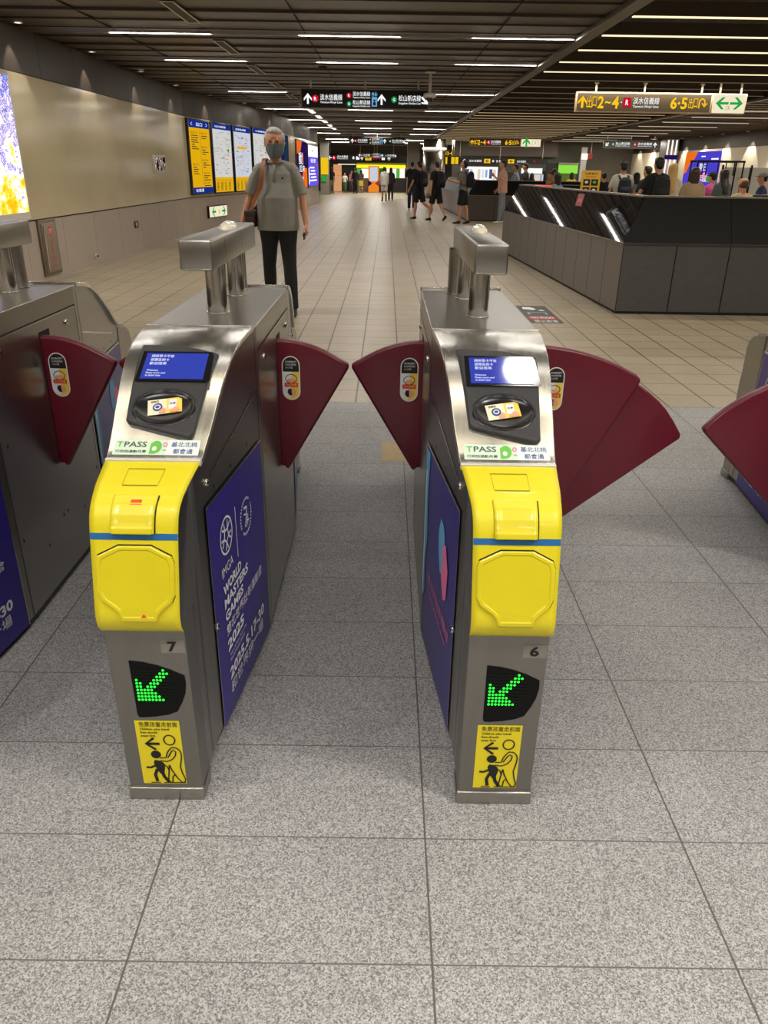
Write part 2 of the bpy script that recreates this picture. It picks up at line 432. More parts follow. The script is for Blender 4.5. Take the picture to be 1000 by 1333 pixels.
# dark void with hanging baffles
b = MB(); b.quad((2.2, -6, 3.55), (8, -6, 3.55), (8, 57, 3.55), (2.2, 57, 3.55))
b.quad((2.22, -6, 2.95), (2.22, 57, 2.95), (2.22, 57, 3.55), (2.22, -6, 3.55)); b.quad((8, -6, 2.95), (8, 57, 2.95), (8, 57, 3.55), (8, -6, 3.55))
struct(b.build('ceiling_recess', CEILD, fix=False))
b = MB(); b.box((2.20, -6, 2.90), (2.36, 57, 2.955)); b.box((7.95, -6, 2.90), (8.05, 57, 2.95))
struct(b.build('trim_2', mat('ceiling edge rail', (0.16, 0.14, 0.12), 0.4, 0.6)))
b = MB()
for k in range(-8, 37):
    y0 = 8.65 + k * 1.27
    if -6 < y0 < 56: b.box((2.5, y0 - 0.02, 2.97), (7.9, y0 + 0.02, 3.10))
struct(b.build('trim_3', BAFF))
b = MB()
k = 0; y0 = -6.0
while y0 < 57:
    b.quad((8, y0, 2.95), (14.1, y0, 2.95), (14.1, y0 + 0.65, 2.98), (8, y0 + 0.65, 2.98)); b.quad((8, y0 + .65, 2.98), (14.1, y0 + .65, 2.98), (14.1, y0 + .65, 2.95), (8, y0 + .65, 2.95)); y0 += 0.65
b.quad((8, -6, 3.02), (14.1, -6, 3.02), (14.1, 57, 3.02), (8, 57, 3.02))
struct(b.build('ceiling_far', CEILB, fix=False))
b = MB()
y0 = 10.0
while y0 < 56:
    b.box((8.1, y0, 2.93), (14, y0 + 0.02, 2.95)); y0 += 2.6
struct(b.build('trim_4', LIP))
GLW = glow('warm strip glow', '#FFE6B8', 1.5); GLN = glow('neutral strip glow', '#FFF4E4', 2.2)

# walls ------------------------------------------------------------
STONE = mat('taupe wall panels', (0.42, 0.35, 0.28), 0.38, noise=0.05, nscale=3, spec=0.5)
ENAM = mat('beige enamel panels', (0.58, 0.49, 0.31), 0.13, noise=0.05, nscale=1.5, spec=0.6, bump=0.12, bscale=2.5)
BAND = mat('bronze band panels', (0.058, 0.045, 0.034), 0.48, 0.25, noise=0.06, nscale=3)
SEAM = mat('wall seam', (0.03, 0.026, 0.022), 0.7)
def wall_run(name, A, B, face, enam=True, thick=0.15, band=True, step=1.23, off=0.0, mid=None):
    """vertical wall from A to B; face = +1 when the room lies to the right of A->B"""
    A = Vector((*A, 0)); B = Vector((*B, 0)); t = (B - A); Ln = t.length; t.normalize(); n = Vector((t.y, -t.x, 0)) * face
    b = MB()
    def P(s, d, z): q = A + t * s + n * d; return (q.x, q.y, z)
    def slab(s0, s1, z0, z1, d, mi):
        b.quad(P(s0, d, z0), P(s1, d, z0), P(s1, d, z1), P(s0, d, z1), mi=mi)
        b.quad(P(s0, d, z1), P(s1, d, z1), P(s1, -thick, z1), P(s0, -thick, z1), mi=mi)
        b.quad(P(s0, d, z0), P(s1, d, z0), P(s1, -thick, z0), P(s0, -thick, z0), mi=mi)
        b.quad(P(s0, d, z0), P(s0, d, z1), P(s0, -thick, z1), P(s0, -thick, z0), mi=mi)
        b.quad(P(s1, d, z0), P(s1, d, z1), P(s1, -thick, z1), P(s1, -thick, z0), mi=mi)
    s = off; cuts = [0.0]
    while s < Ln - 0.05:
        if s > 0.05: cuts.append(s)
        s += step
    cuts.append(Ln)
    for a, c in zip(cuts, cuts[1:]):
        g = 0.003
        slab(a + g, c - g, 0.0, 0.755, 0.0, 0)
        slab(a + g, c - g, 2.445, 2.95, 0.0, 2)
    slab(0, Ln, 0.775, 2.43, 0.02, 1)
    slab(0, Ln, 0.0, 2.95, -0.012, 3)
    return struct(b.build(name, [STONE, mid or ENAM, BAND, SEAM], fix=False))
wall_run('wall_left', (-4.64, -6), (-4.64, 17.9), 1, off=0.39)
wall_run('wall_left_angled', (-4.64, 17.9), (-3.55, 24.5), 1, off=0.6)
wall_run('wall_left_far', (-3.55, 24.5), (-3.2, 36.2), 1, off=0.4)
CONC = mat('pale wall panels', (0.70, 0.64, 0.50), 0.45, noise=0.06, nscale=2)
wall_run('wall_right', (14.1, -6), (14.1, 57), -1, step=1.3, mid=CONC)
struct(MB().box((-3.35, 36.2, 0), (-3.2, 36.35, 2.95)).box((-6.0, 36.2, 0), (-3.3, 36.35, 2.95)).build('wall_left_return', STONE))
struct(MB().box((-4.75, -6.15, 0), (14.2, -6, 3.6)).build('wall_behind', STONE))
DARKW = mat('dark back wall', (0.10, 0.09, 0.08), 0.5, noise=0.1, nscale=2)
struct(MB().box((-6.2, 58, 0), (14.2, 58.2, 3.6)).build('wall_back', DARKW))
struct(MB().box((-6.2, 36, 0), (-6.0, 58, 3.0)).build('wall_left_recess', DARKW))
# ------------------------------------------------------------------ fare gates
GY0, GY1, GMID = 0.424, 2.716, 1.57
def ghw(y):
    y = min(y, 2 * GMID - y)
    return 0.089 if y < .6 else (0.089 + (y - .6) / .6 * 0.062 if y < 1.2 else 0.151)
TP = [(0.476, 0.783), (0.62, 0.812), (0.67, 0.840), (0.71, 0.864), (0.76, 0.899), (0.82, 0.936), (0.88, 0.967), (0.92, 0.983), (0.98, 0.998), (1.06, 1.008), (1.156, 1.013), (1.57, 1.013)]
TR = [(0.44, 0.715), (0.476, 0.735), (0.60, 0.762), (0.64, 0.776), (0.68, 0.806), (0.74, 0.852), (0.82, 0.905), (0.9, 0.950), (0.98, 0.983), (1.06, 1.003), (1.156, 1.013), (1.57, 1.013)]
def gtop(y):
    P = TP if y <= GMID else TR
    y = min(y, 2 * GMID - y)
    for (a, za), (b_, zb) in zip(P, P[1:]):
        if y <= b_: return za + (zb - za) * max(0, (y - a)) / (b_ - a)
    return 1.013
def cover_hw(y):
    P = [(0.44, 0.0935), (0.476, 0.096), (0.62, 0.109), (0.73, 0.119), (0.88, 0.131), (1.156, 0.151)]
    if y <= P[0][0]: return P[0][1]
    for (a, za), (b_, zb) in zip(P, P[1:]):
        if y <= b_: return za + (zb - za) * (y - a) / (b_ - a)
    return 0.151
# front profile of the yellow cover: (y, z, half width)
YP = [(0.622, 0.818, 0.109), (0.57, 0.808, 0.104), (0.52, 0.797, 0.1), (0.486, 0.785, 0.0965), (0.463, 0.773, 0.0945), (0.448, 0.757, 0.0935), (0.439, 0.738, 0.093),
      (0.431, 0.712, 0.0925), (0.420, 0.67, 0.092), (0.408, 0.62, 0.0915), (0.398, 0.58, 0.091), (0.391, 0.552, 0.0905), (0.390, 0.534, 0.0905), (0.395, 0.515, 0.0905), (0.408, 0.498, 0.0905)]
def yp(s):
    """s in 0..1 from seam to lower edge; returns y, z, hw, normal"""
    L_ = [0]
    for a, b_ in zip(YP, YP[1:]): L_.append(L_[-1] + math.hypot(b_[0] - a[0], b_[1] - a[1]))
    d = s * L_[-1]
    for i in range(len(YP) - 1):
        if d <= L_[i + 1] + 1e-9:
            t = (d - L_[i]) / (L_[i + 1] - L_[i]); A = YP[i]; B = YP[i + 1]
            ty, tz = B[0] - A[0], B[1] - A[1]; l = math.hypot(ty, tz)
            return tuple(A[k] + (B[k] - A[k]) * t for k in range(3)) + ((tz / l, -ty / l),)
def ysm(s, e=0.02):
    a = yp(max(0, s - e)); b_ = yp(min(1, s + e)); n = (a[3][0] + b_[3][0], a[3][1] + b_[3][1]); l = math.hypot(*n)
    y, z, h, _ = yp(s); return y, z, h, (n[0] / l, n[1] / l)
def on_yellow(u, s, h):
    """u in -1..1 across, s along"""
    y, z, hw, n = ysm(min(max(s, 0), 1)); return Vector((u * hw, y - GMID + n[0] * h, z + n[1] * h))
def s_of_z(z):
    lo, hi = 0, 1
    for _ in range(30):
        m = (lo + hi) / 2
        if yp(m)[1] > z: lo = m
        else: hi = m
    return lo
def on_rear(x, y, h):
    e = 0.012; yr = 2 * GMID - y; dz = -(gtop(yr + e) - gtop(yr - e)) / (2 * e); l = math.hypot(1, dz)
    return Vector((x, GMID - y + dz / l * h, gtop(yr) + 0.006 + h / l))
def on_cover(x, y, h):
    e = 0.012; dz = (gtop(y + e) - gtop(y - e)) / (2 * e); l = math.hypot(1, dz)
    return Vector((x, y - GMID - dz / l * h, gtop(y) + 0.006 + h / l))
def on_side(sgn):
    """y, z on the flank of the gate"""
    def fn(y, z, h): return Vector((sgn * (ghw(y) + h), y - GMID, z))
    return fn

def gate_body(root):
    ys = [0.5, 0.54, 0.58, 0.6, 0.66, 0.72, 0.78, 0.84, 0.9, 0.96, 1.02, 1.1, 1.2]
    ys = ys + [GMID] + [2 * GMID - y for y in ys[::-1]]
    b = MB(); rows = []
    for y in ys:
        h = ghw(y); t = gtop(y)
        rows.append([b.bm.verts.new((sx * h, y - GMID, z)) for sx, z in ((-1, 0.03), (-1, t), (1, t), (1, 0.03))])
    for A, B in zip(rows, rows[1:]):
        for k in range(4): b.bm.faces.new((A[k], A[(k + 1) % 4], B[(k + 1) % 4], B[k]))
    b.bm.faces.new(rows[0]); b.bm.faces.new(rows[-1][::-1])
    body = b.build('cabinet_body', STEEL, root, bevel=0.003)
    # shadow-gap plinth
    b = MB(); rows = []
    for y in (0.47, 0.6, 1.2, GMID, 1.94, 2.54, 2.67):
        h = ghw(y) - 0.012; rows.append([b.bm.verts.new((sx * h, y - GMID, z)) for sx, z in ((-1, 0), (-1, .032), (1, .032), (1, 0))])
    for A, B in zip(rows, rows[1:]):
        for k in range(4): b.bm.faces.new((A[k], A[(k + 1) % 4], B[(k + 1) % 4], B[k]))
    b.bm.faces.new(rows[0]); b.bm.faces.new(rows[-1][::-1])
    b.build('plinth', DKSTEEL, root)
    # noses at both ends: lower column and (rear only) an all-steel bulge
    for s in (1, -1):
        b = MB(); b.prism([(s * (0.426 - GMID), 0.035), (s * (0.50 - GMID), 0.035), (s * (0.50 - GMID), 0.70), (s * (0.455 - GMID), 0.70), (s * (0.408 + .006 - GMID), 0.500)], -0.0895, 0.0895)
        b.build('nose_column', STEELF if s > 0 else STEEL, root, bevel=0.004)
        b = MB(); b.box((-0.092, min(s * (0.420 - GMID), s * (0.50 - GMID)), 0.0), (0.092, max(s * (0.420 - GMID), s * (0.50 - GMID)), 0.037), bevel=0.003)
        b.build('kick_plate', STEEL, root)
    # rear steel bulge and front steel core
    for s, off in ((1, 0.004), (-1, 0.0)):
        if s < 0:
            b = MB(); b.prism([(-(0.60 - GMID), 0.755), (-(0.475 - GMID), 0.728), (-(0.44 - GMID), 0.70), (-(0.424 - GMID), 0.66), (-(0.424 - GMID), 0.45), (-(0.60 - GMID), 0.45)], -0.093, 0.093); b.build('nose_housing', STEEL, root, bevel=0.006); continue
        b = MB(); prof = [(y + off * 1.0, z - off * 0.6, h - off * 0.3) for y, z, h in YP[1:]] + [(0.54, 0.52, 0.0890), (0.56, 0.79 - off, 0.095)]
        A = [b.bm.verts.new((-h, s * (y - GMID), z)) for y, z, h in prof]; B = [b.bm.verts.new((h, s * (y - GMID), z)) for y, z, h in prof]
        n = len(prof)
        for i in range(n): b.bm.faces.new((A[i], A[(i + 1) % n], B[(i + 1) % n], B[i]))
        b.bm.faces.new(A); b.bm.faces.new(B[::-1])
        b.build('nose_housing', STEEL, root)
    # side details: lid seam, door outline, locks, screws
    for sg in (1, -1):
        for rear in (False, True):
            def Y(y): return 2 * GMID - y if rear else y
            fn = on_side(sg)
            a = Art(fn, 0.0008)
            a.stroke([(Y(0.71), 0.742), (Y(0.9), 0.780), (Y(1.165), 0.835)], 0.006, POLISH, 2)
            a.stroke([(Y(1.17), 0.99), (Y(1.17), 0.03)], 0.004, GAP, 1)
            a.stroke([(Y(1.205), 0.945), (Y(1.205), 0.03)], 0.003, GAP, 1)
            a.stroke([(Y(1.205), 0.945), (GMID, 0.945)], 0.004, GAP, 1)
            a.stroke([(Y(1.208), 0.939), (GMID, 0.939)], 0.0025, POLISH, 1)
            a.stroke([(Y(0.548), 0.70), (Y(0.548), 0.04)], 0.003, GAP, 1)
            a.stroke([(Y(0.54), 0.71), (Y(0.54), 0.04)], 0.003, POLISH, 1)
            for q in ((1.03, .714), (.877, .709), (.734, .709), (1.245, .62), (1.23, .30), (1.55, .25), (1.4, .2)):
                a.disc(Y(q[0]), q[1], 0.004, 0.007, GAP, 2, 10)
            a.build('side_seams', root)
            for q, m in (((0.682, .739), POLISH), ((0.672, .343), POLISH), ((1.308, .90), POLISH)):
                b = MB(); x = ghw(q[0]); b.cyl((sg * (x - .003), Y(q[0]) - GMID, q[1]), (sg * (x + .006), Y(q[0]) - GMID, q[1]), 0.011, 0.009, 14)
                b.cyl((sg * (x + .006), Y(q[0]) - GMID, q[1]), (sg * (x + .007), Y(q[0]) - GMID, q[1]), 0.004, n=8, mi=1)
                b.build('lock', [POLISH, GAP], root)
    return body

def slanted_cover(root, rear=False):
    s = -1 if rear else 1
    sf = (lambda x, y, h: on_rear(x, y, h)) if rear else (lambda x, y, h: on_cover(x, y, h))
    b = MB(); ys = [0.622, 0.65, 0.68, 0.71, 0.74, 0.78, 0.82, 0.86, 0.90, 0.94, 0.98, 1.03, 1.09, 1.156]
    rows = []
    for y in ys:
        h = cover_hw(y); p = sf(0, y, 0); q = sf(0, y, -0.016)
        rows.append([b.bm.verts.new((sx * h, pt.y, pt.z)) for sx, pt in ((-1, q), (-1, p), (1, p), (1, q))])
    for A, B in zip(rows, rows[1:]):
        for k in range(4):
            f = b.bm.faces.new((A[k], A[(k + 1) % 4], B[(k + 1) % 4], B[k])); f.smooth = (k == 1)
    b.bm.faces.new(rows[0]); b.bm.faces.new(rows[-1][::-1])
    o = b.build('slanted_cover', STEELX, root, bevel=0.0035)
    # pale lip at the lower seam
    b = MB(); yy_ = (2 * GMID - 1.158 if rear else 1.158) - GMID; b.box((-0.1515, yy_ - .0022, 1.010), (0.1515, yy_ + .0022, 1.0206), bevel=.0008); b.build('ridge_strip', POLISH, root)
    if rear: return o
    b = MB(); b.box((-0.1085, min(s * (0.612 - GMID), s * (0.624 - GMID)), 0.806), (0.1085, max(s * (0.612 - GMID), s * (0.624 - GMID)), 0.8215), bevel=0.002); b.build('seam_lip', mat('pale trim', '#D9D6CC', 0.35, 0.3), root)
    return o

def reader(root, rear=False, lit=True):
    s = -1 if rear else 1
    r = empty_part('card_reader', root, (0, 0, 0)); sf = on_rear if rear else on_cover
    def ytop(t): return 0.957 - 0.010 * t - 0.030 * max(0, t - 0.55) / 0.45
    def ybot(t):
        q = 0.712 - 0.042 * (t ** 0.9)
        if t > 0.9: q += 0.012 * ((t - 0.9) / 0.1) ** 2
        if t < 0.06: q += 0.006 * ((0.06 - t) / 0.06) ** 2
        return q
    def xl(y): return -0.083 - 0.017 * (y - 0.70) / 0.25
    def xr(y): return 0.080 + 0.022 * (y - 0.67) / 0.25
    bc = (0.0, 0.7475); bx, by = 0.070, 0.044
    def P(u, v, lift=None):
        t = u; y = ytop(t) * (1 - v) + ybot(t) * v
        x = xl(y) * (1 - t) + xr(y) * t
        e = min(u, 1 - u, v, 1 - v); h = 0.012 - 0.006 * max(0, 1 - e / 0.03) ** 2
        d = ((x - bc[0]) / bx) ** 2 + ((y - bc[1]) / by) ** 2
        if d < 0.96: h -= 0.011
        if lift is not None: h = lift
        p = sf(x, y, h); return (p.x, p.y, p.z)
    def mi(u, v):
        t = u; y = ytop(t) * (1 - v) + ybot(t) * v; x = xl(y) * (1 - t) + xr(y) * t
        return 0
    b = MB(); n1, n2 = 120, 140
    V = b.grid(P, n1, n2, mi=mi)
    rim = [V[i][0] for i in range(n1 + 1)] + [V[n1][j] for j in range(1, n2 + 1)] + [V[i][n2] for i in range(n1 - 1, -1, -1)] + [V[0][j] for j in range(n2 - 1, 0, -1)]
    uv = [(i / n1, 0) for i in range(n1 + 1)] + [(1, j / n2) for j in range(1, n2 + 1)] + [(i / n1, 1) for i in range(n1 - 1, -1, -1)] + [(0, j / n2) for j in range(n2 - 1, 0, -1)]
    lo = [b.bm.verts.new(P(a, c, -0.001)) for a, c in uv]
    for i in range(len(rim)):
        k = (i + 1) % len(rim); b.bm.faces.new((rim[i], rim[k], lo[k], lo[i]))
    b.build('reader_bezel', BLK, r)
    # concave dish with a raised lip
    b = MB(); prof = [(1.10, .0119), (1.07, .0132), (1.02, .0140), (0.98, .0132), (0.94, .0110), (0.86, .0082), (0.74, .0060), (0.55, .0044), (0.3, .0036), (0.04, .0033)]
    rows = []
    for k_, hh in prof:
        rows.append([b.bm.verts.new(sf(bc[0] + bx * k_ * math.cos(2 * PI * i / 72), bc[1] + by * k_ * math.sin(2 * PI * i / 72), hh)) for i in range(72)])
    for A, B in zip(rows, rows[1:]):
        for i in range(72): f = b.bm.faces.new((A[i], A[(i + 1) % 72], B[(i + 1) % 72], B[i])); f.smooth = True
    b.bm.faces.new(rows[-1]); b.build('touch_dish', DISH, r)
    ya, yb = 0.814, 0.913; Pa, Pb = sf(0, ya, 0.0150), sf(0, yb, 0.0150); nn = Vector((0, -(Pb.z - Pa.z), (Pb.y - Pa.y))) * (1 if not rear else -1); nn.normalize()
    fn = lambda x, y, h: Pa.lerp(Pb, (y - ya) / (yb - ya)) + Vector((x, 0, 0)) + nn * h
    a = Art(fn, 0.0005)
    for i in range(6):
        y0, y1 = 0.814 + i * 0.0165, 0.814 + (i + 1) * 0.0165
        if i < 6: a.poly([(-0.084, y0), (0.088, y0), (0.088, y1), (-0.084, y1)], GLOSS, 1)
    a.poly([(0.088, 0.814), (0.097, 0.814), (0.093, 0.900), (0.088, 0.913)], GLOSS, 1)
    a.build('screen_surround', r)
    a = Art(fn, 0.0008)
    for i in range(5): a.rect(-0.073, 0.820 + i * .0172, 0.080, 0.820 + (i + 1) * .0172, SCREEN, 2)
    for k, (tx, wd) in enumerate((('請將票卡平放', 0.056), ('感應區刷卡', 0.046), ('歡迎搭乘', 0.042))):
        a.text(tx, -0.060, 0.8905 - k * 0.0125, wd, 0.0095, SCREENW, 3, 0.012)
    for k, (tx, wd) in enumerate((('Welcome', 0.028), ('Please touch card', 0.047), ('to sensor zone', 0.037))):
        a.text(tx, -0.062, 0.8445 - k * 0.0085, wd, 0.0055, SCREENW, 3, 0.01)
    if not rear: a.build('screen', r)
    # tilted card sticker in the bowl
    ca, sa = math.cos(0.17), math.sin(0.17)
    def cf(u_, v_, h):
        x = bc[0] + u_ * ca - v_ * sa; y = bc[1] + 0.006 + (u_ * sa + v_ * ca) * 0.92
        p = sf(x, y, 0.0062 + h); return Vector((p.x, p.y, p.z))
    a = Art(cf, 0.0005); W, H = 0.040, 0.0205
    a.rect(-W, -H, 0.004, H, CREAM, 1, 4, 3); a.rect(0.004, -H, W, H, CARD, 1, 4, 3)
    a.text('感應區', -0.033, 0.0115, 0.019, 0.006, INK, 2, 0.01)
    a.disc(-0.017, -0.001, 0.0115, 0.0105, NAVY, 2); a.disc(-0.017, -0.001, 0.0075, 0.006, WHITE, 3); a.disc(-0.017, -0.001, 0.005, 0.0035, NAVY, 4)
    a.poly([(-.014, -.0195), (0.002, -.0195), (0.003, -0.010), (-.004, -.004), (-.008, -.008), (-.013, -.012)], SKINP, 5)
    a.poly([(0.008, -0.010), (0.026, -0.012), (0.028, 0.015), (0.010, 0.016)], WHITE, 2)
    a.text('IC', 0.012, 0.002, 0.006, 0.005, INK, 3, 0.02); a.disc(0.022, 0.0045, 0.003, 0.0022, GREY, 3)
    a.poly([(.012, -.0195), (0.036, -.0195), (0.033, -0.011), (0.024, -.006), (0.020, -.010), (0.013, -.013)], SKINP, 5)
    a.build('touch_sticker', r)
    return r
def empty_part(name, parent, loc=(0, 0, 0)):
    o = bpy.data.objects.new(name, None); COL.objects.link(o); o.parent = parent; o.location = loc; o.empty_display_size = 0.05
    return o

def yellow_cover(root, red_up, red_low):
    b = MB(); nu, ns = 12, 60
    V = b.grid(lambda u, s: on_yellow(2 * u - 1, s, 0.0), nu, ns)
    W = b.grid(lambda u, s: on_yellow((2 * u - 1) * 0.975, s, -0.004), nu, ns)
    n = ns
    for j in range(ns):
        b.bm.faces.new((V[0][j], V[0][j + 1], W[0][j + 1], W[0][j])); b.bm.faces.new((V[nu][j], V[nu][j + 1], W[nu][j + 1], W[nu][j]))
    for i in range(nu):
        b.bm.faces.new((V[i][0], V[i + 1][0], W[i + 1][0], W[i][0])); b.bm.faces.new((V[i][ns], V[i + 1][ns], W[i + 1][ns], W[i][ns]))
    c = b.build('yellow_cover', YEL, root)
    # raised token flap (upper)
    s0, s1 = s_of_z(0.786), s_of_z(0.722)
    def flap(u, v):
        s = s0 + (s1 - s0) * v; x = (-0.52 + 0.98 * u) if True else 0
        e = min(u, 1 - u) / 0.05; h = 0.0035 + 0.006 * v
        if v > 0.86: h += 0.003
        if e < 1: h *= 0.4 + 0.6 * e
        if 0.16 < u < 0.84 and 0.30 < v < 0.80: h -= 0.0012
        return on_yellow(x, s, h)
    b = MB(); V = b.grid(flap, 30, 30)
    skirt = [V[i][30] for i in range(31)]
    lo = [b.bm.verts.new(on_yellow(-0.52 + 0.98 * i / 30, s1, -0.001)) for i in range(31)]
    for i in range(30): b.bm.faces.new((skirt[i], skirt[i + 1], lo[i + 1], lo[i]))
    for q in (0, 30):
        sk = [V[q][j] for j in range(31)]; lo = [b.bm.verts.new(on_yellow(-0.52 + 0.98 * q / 30, s0 + (s1 - s0) * j / 30, -0.001)) for j in range(31)]
        for j in range(30): b.bm.faces.new((sk[j], sk[j + 1], lo[j + 1], lo[j]))
    b.build('upper_flap', YEL2, root)
    a = Art(lambda x, s, h: on_yellow(x, s, h), 0.0006)
    pts = [(-0.52, s0 + (s1 - s0) * k / 8) for k in range(9)]
    a.stroke(pts, 0.014, YLINE, 1)
    a.stroke([(0.475, s0 + (s1 - s0) * (k / 8)) for k in range(9)], 0.03, GAP, 1)
    sa_, sb_ = s_of_z(0.8105), s_of_z(0.797)
    ds = (sb_ - sa_) * .06
    for s_1 in (sa_, sb_): a.poly([(-0.42, s_1), (0.34, s_1), (0.34, s_1 + ds), (-0.42, s_1 + ds)], YLINE, 1)
    for x_1 in (-0.43, 0.34): a.poly([(x_1, sa_), (x_1 + .009, sa_), (x_1 + .009, sb_), (x_1, sb_)], YLINE, 1)
    a.build('cover_grooves', root)
    # blue tape line
    sb0, sb1 = s_of_z(0.7225), s_of_z(0.7090)
    a = Art(lambda x, s, h: on_yellow(x, s, h), 0.0006)
    for k in range(10): a.poly([(-0.995 + .199 * k, sb0), (-0.995 + .199 * (k + 1), sb0), (-0.995 + .199 * (k + 1), sb1), (-0.995 + .199 * k, sb1)], BLUEL, 1)
    a.build('blue_stripe', root)
    # big octagonal cover plate with a tongue
    def Z(z): return s_of_z(z)
    out = [(-0.36, .697), (0.38, .697), (0.84, .676), (0.90, .66), (0.90, .594), (0.82, .578), (0.60, .560), (0.50, .550), (0.46, .536), (-0.36, .536), (-0.42, .552), (-0.52, .562), (-0.80, .580), (-0.90, .598), (-0.90, .662), (-0.84, .676)]
    cz = 0.625
    def sc(k): return [(x * (1 - k), cz + (z - cz) * (1 - k)) for x, z in out]
    b = MB()
    rings = []
    for k, h in ((-0.0, -0.002), (0.0, 0.0045), (0.035, 0.0065), (0.10, 0.0065), (0.13, 0.0045)):
        rings.append([b.bm.verts.new(on_yellow(x, Z(z), h)) for x, z in sc(k)])
    for A, B in zip(rings, rings[1:]):
        for i in range(len(out)):
            k = (i + 1) % len(out); f = b.bm.faces.new((A[i], A[k], B[k], B[i])); f.smooth = False
    # inner field
    b.bm.faces.new(rings[-1])
    b.build('insert_plate', YEL2, root)
    a = Art(lambda x, z, h: on_yellow(x, Z(z), h), 0.0006)
    a.stroke([(x * 1.02, cz + (z - cz) * 1.02) for x, z in (out[-1], out[0], out[1], out[2], out[3], out[4], out[5])], 0.0030, GAP, 1)
    a.stroke([(x * 1.01, cz + (z - cz) * 1.01) for x, z in out[12:]], 0.0018, YLINE, 1)
    a.build('plate_gap', root)
    if red_up:
        a = Art(lambda x, s, h: on_yellow(x, s, h + .0045), 0.0006); q = s_of_z(0.779); a.poly([(-0.10, q), (0.14, q), (0.15, q + 0.028), (-0.11, q + 0.028)], REDL, 1)
        a.build('red_tape', root)
    if red_low:
        a = Art(lambda x, z, h: on_yellow(x, Z(z), h + .0045), 0.0006); a.poly([(0.10, .5405), (0.24, .5405), (0.24, .5455), (0.17, .5545), (0.10, .5455)], REDL, 3)
        a.build('red_tape', root)
    return c

FRONTY = 0.424
def front_fn(x, z, h):
    # lower column face leans forward slightly towards the yellow cover
    y = 0.426 - (z - 0.035) / (0.500 - 0.035) * 0.012
    return Vector((x, y - GMID - h, z))
def front_graphics(root, number):
    a = Art(front_fn, 0.0006)
    m = mat('number backing', '#8A877D', 0.5, 0.1)
    a.rect(0.033, 0.437, 0.086, 0.472, m, 1); a.text(number, 0.048, 0.441, 0.021, 0.027, INK, 2, 0.035)
    a.build('number_plate', root)
    # indicator window
    pts = [(-0.044, .415)] + [(-0.044 + 0.122 * t, .415 - 0.006 * t - 0.034 * t * t) for t in (0.25, .5, .75, 1.0)]
    pts += [(0.079, .352), (0.075, .325), (0.066, .30), (0.052, .272), (0.03, .262), (0.0, .256), (-0.030, .253), (-0.040, .254), (-0.043, .262)]
    a = Art(front_fn, 0.0006); a.poly(pts, WINB, 1); ind = a.build('indicator_window', root)
    b = MB(); b2 = MB()
    pat = ["........1.", ".......111", "......111.", "1....111..", "1.1.111...", "1.1111....", "111111....", "111111....", "1111111...", "11111111.."]
    pat = ["........1..", ".......111.", "......111..", "1....111...", "11..111....", "11.111.....", "11111......", "111111.....", "1111111....", "11111111..."]
    for j, row in enumerate(pat):
        for i, ch in enumerate(row):
            p = front_fn(-0.033 + i * 0.0079, 0.389 - j * 0.0093, 0.0012)
            (b if ch == '1' else b2).cyl(p + Vector((0, 0.0006, 0)), p - Vector((0, 0.0012, 0)), 0.0030 if ch == '1' else 0.002, 0.0022, 8)
    b.build('arrow_lamps', LEDG, root); b2.build('unlit_lamps', LEDD, root)
    # children notice
    a = Art(front_fn, 0.0006); x0, x1, z0, z1 = -0.0535, 0.0515, 0.048, 0.244
    if number == '6': x0, x1 = -0.053, 0.052
    a.rect(x0, z0, x1, z1, LAB_Y, 1)
    W = x1 - x0; H = z1 - z0
    def X(u): return x0 + W * u
    def Zz(v): return z0 + H * v
    a.text('免票孩童走前面', X(.09), Zz(.905), W * .86, H * .075, INK, 2, 0.022)
    for k, (t, wd) in enumerate((('Children who travel', .66), ('free should', .38), ('enter first.', .34))): a.text(t, X(.10), Zz(.853 - .052 * k), W * wd, H * .036, INK, 2, 0.02)
    def S(pts, wd=0.0032, m=INK, layer=3): a.stroke([(X(u), Zz(v)) for u, v in pts], wd, m, layer)
    def Pp(pts, m=INK, layer=2): a.poly([(X(u), Zz(v)) for u, v in pts], m, layer)
    S([(.21, .645), (.50, .645)], 0.0072); S([(.38, .735), (.19, .645), (.40, .555)], 0.0064)
    a.ring(X(.73), Zz(.705), W * .125, H * .075, 0.0032, INK, 3)
    a.disc(X(.38), Zz(.475), W * .115, H * .062, INK, 3)
    # adult outline
    S([(.70, .555), (.76, .59), (.86, .585), (.93, .545), (.96, .49), (.945, .40), (.90, .28), (.93, .18), (.985, .08), (.965, .03), (.89, .03), (.80, .10), (.70, .22), (.655, .31)])
    S([(.70, .555), (.64, .50), (.60, .425), (.46, .42)]); S([(.46, .375), (.62, .365), (.74, .40), (.82, .46), (.84, .52), (.79, .545), (.74, .525), (.69, .47), (.64, .425)])
    S([(.655, .31), (.62, .19), (.60, .10), (.57, .03)]); S([(.76, .155), (.70, .12), (.68, .03), (.62, .03)])
    # child silhouette
    Pp([(.33, .385), (.45, .375), (.53, .34), (.55, .27), (.52, .20), (.50, .13), (.43, .16), (.36, .22), (.33, .28), (.30, .34)])
    S([(.34, .30), (.22, .265), (.12, .27)], 0.0058); S([(.36, .24), (.30, .15), (.33, .04)], 0.008); S([(.47, .20), (.50, .12), (.60, .03)], 0.0085)
    S([(.52, .32), (.60, .28), (.63, .22)], 0.0032)
    S([(.18, .022), (.40, .022)], 0.0028); S([(.48, .022), (1.0 - .02, .022)], 0.0028)
    a.build('child_notice_sticker', root)

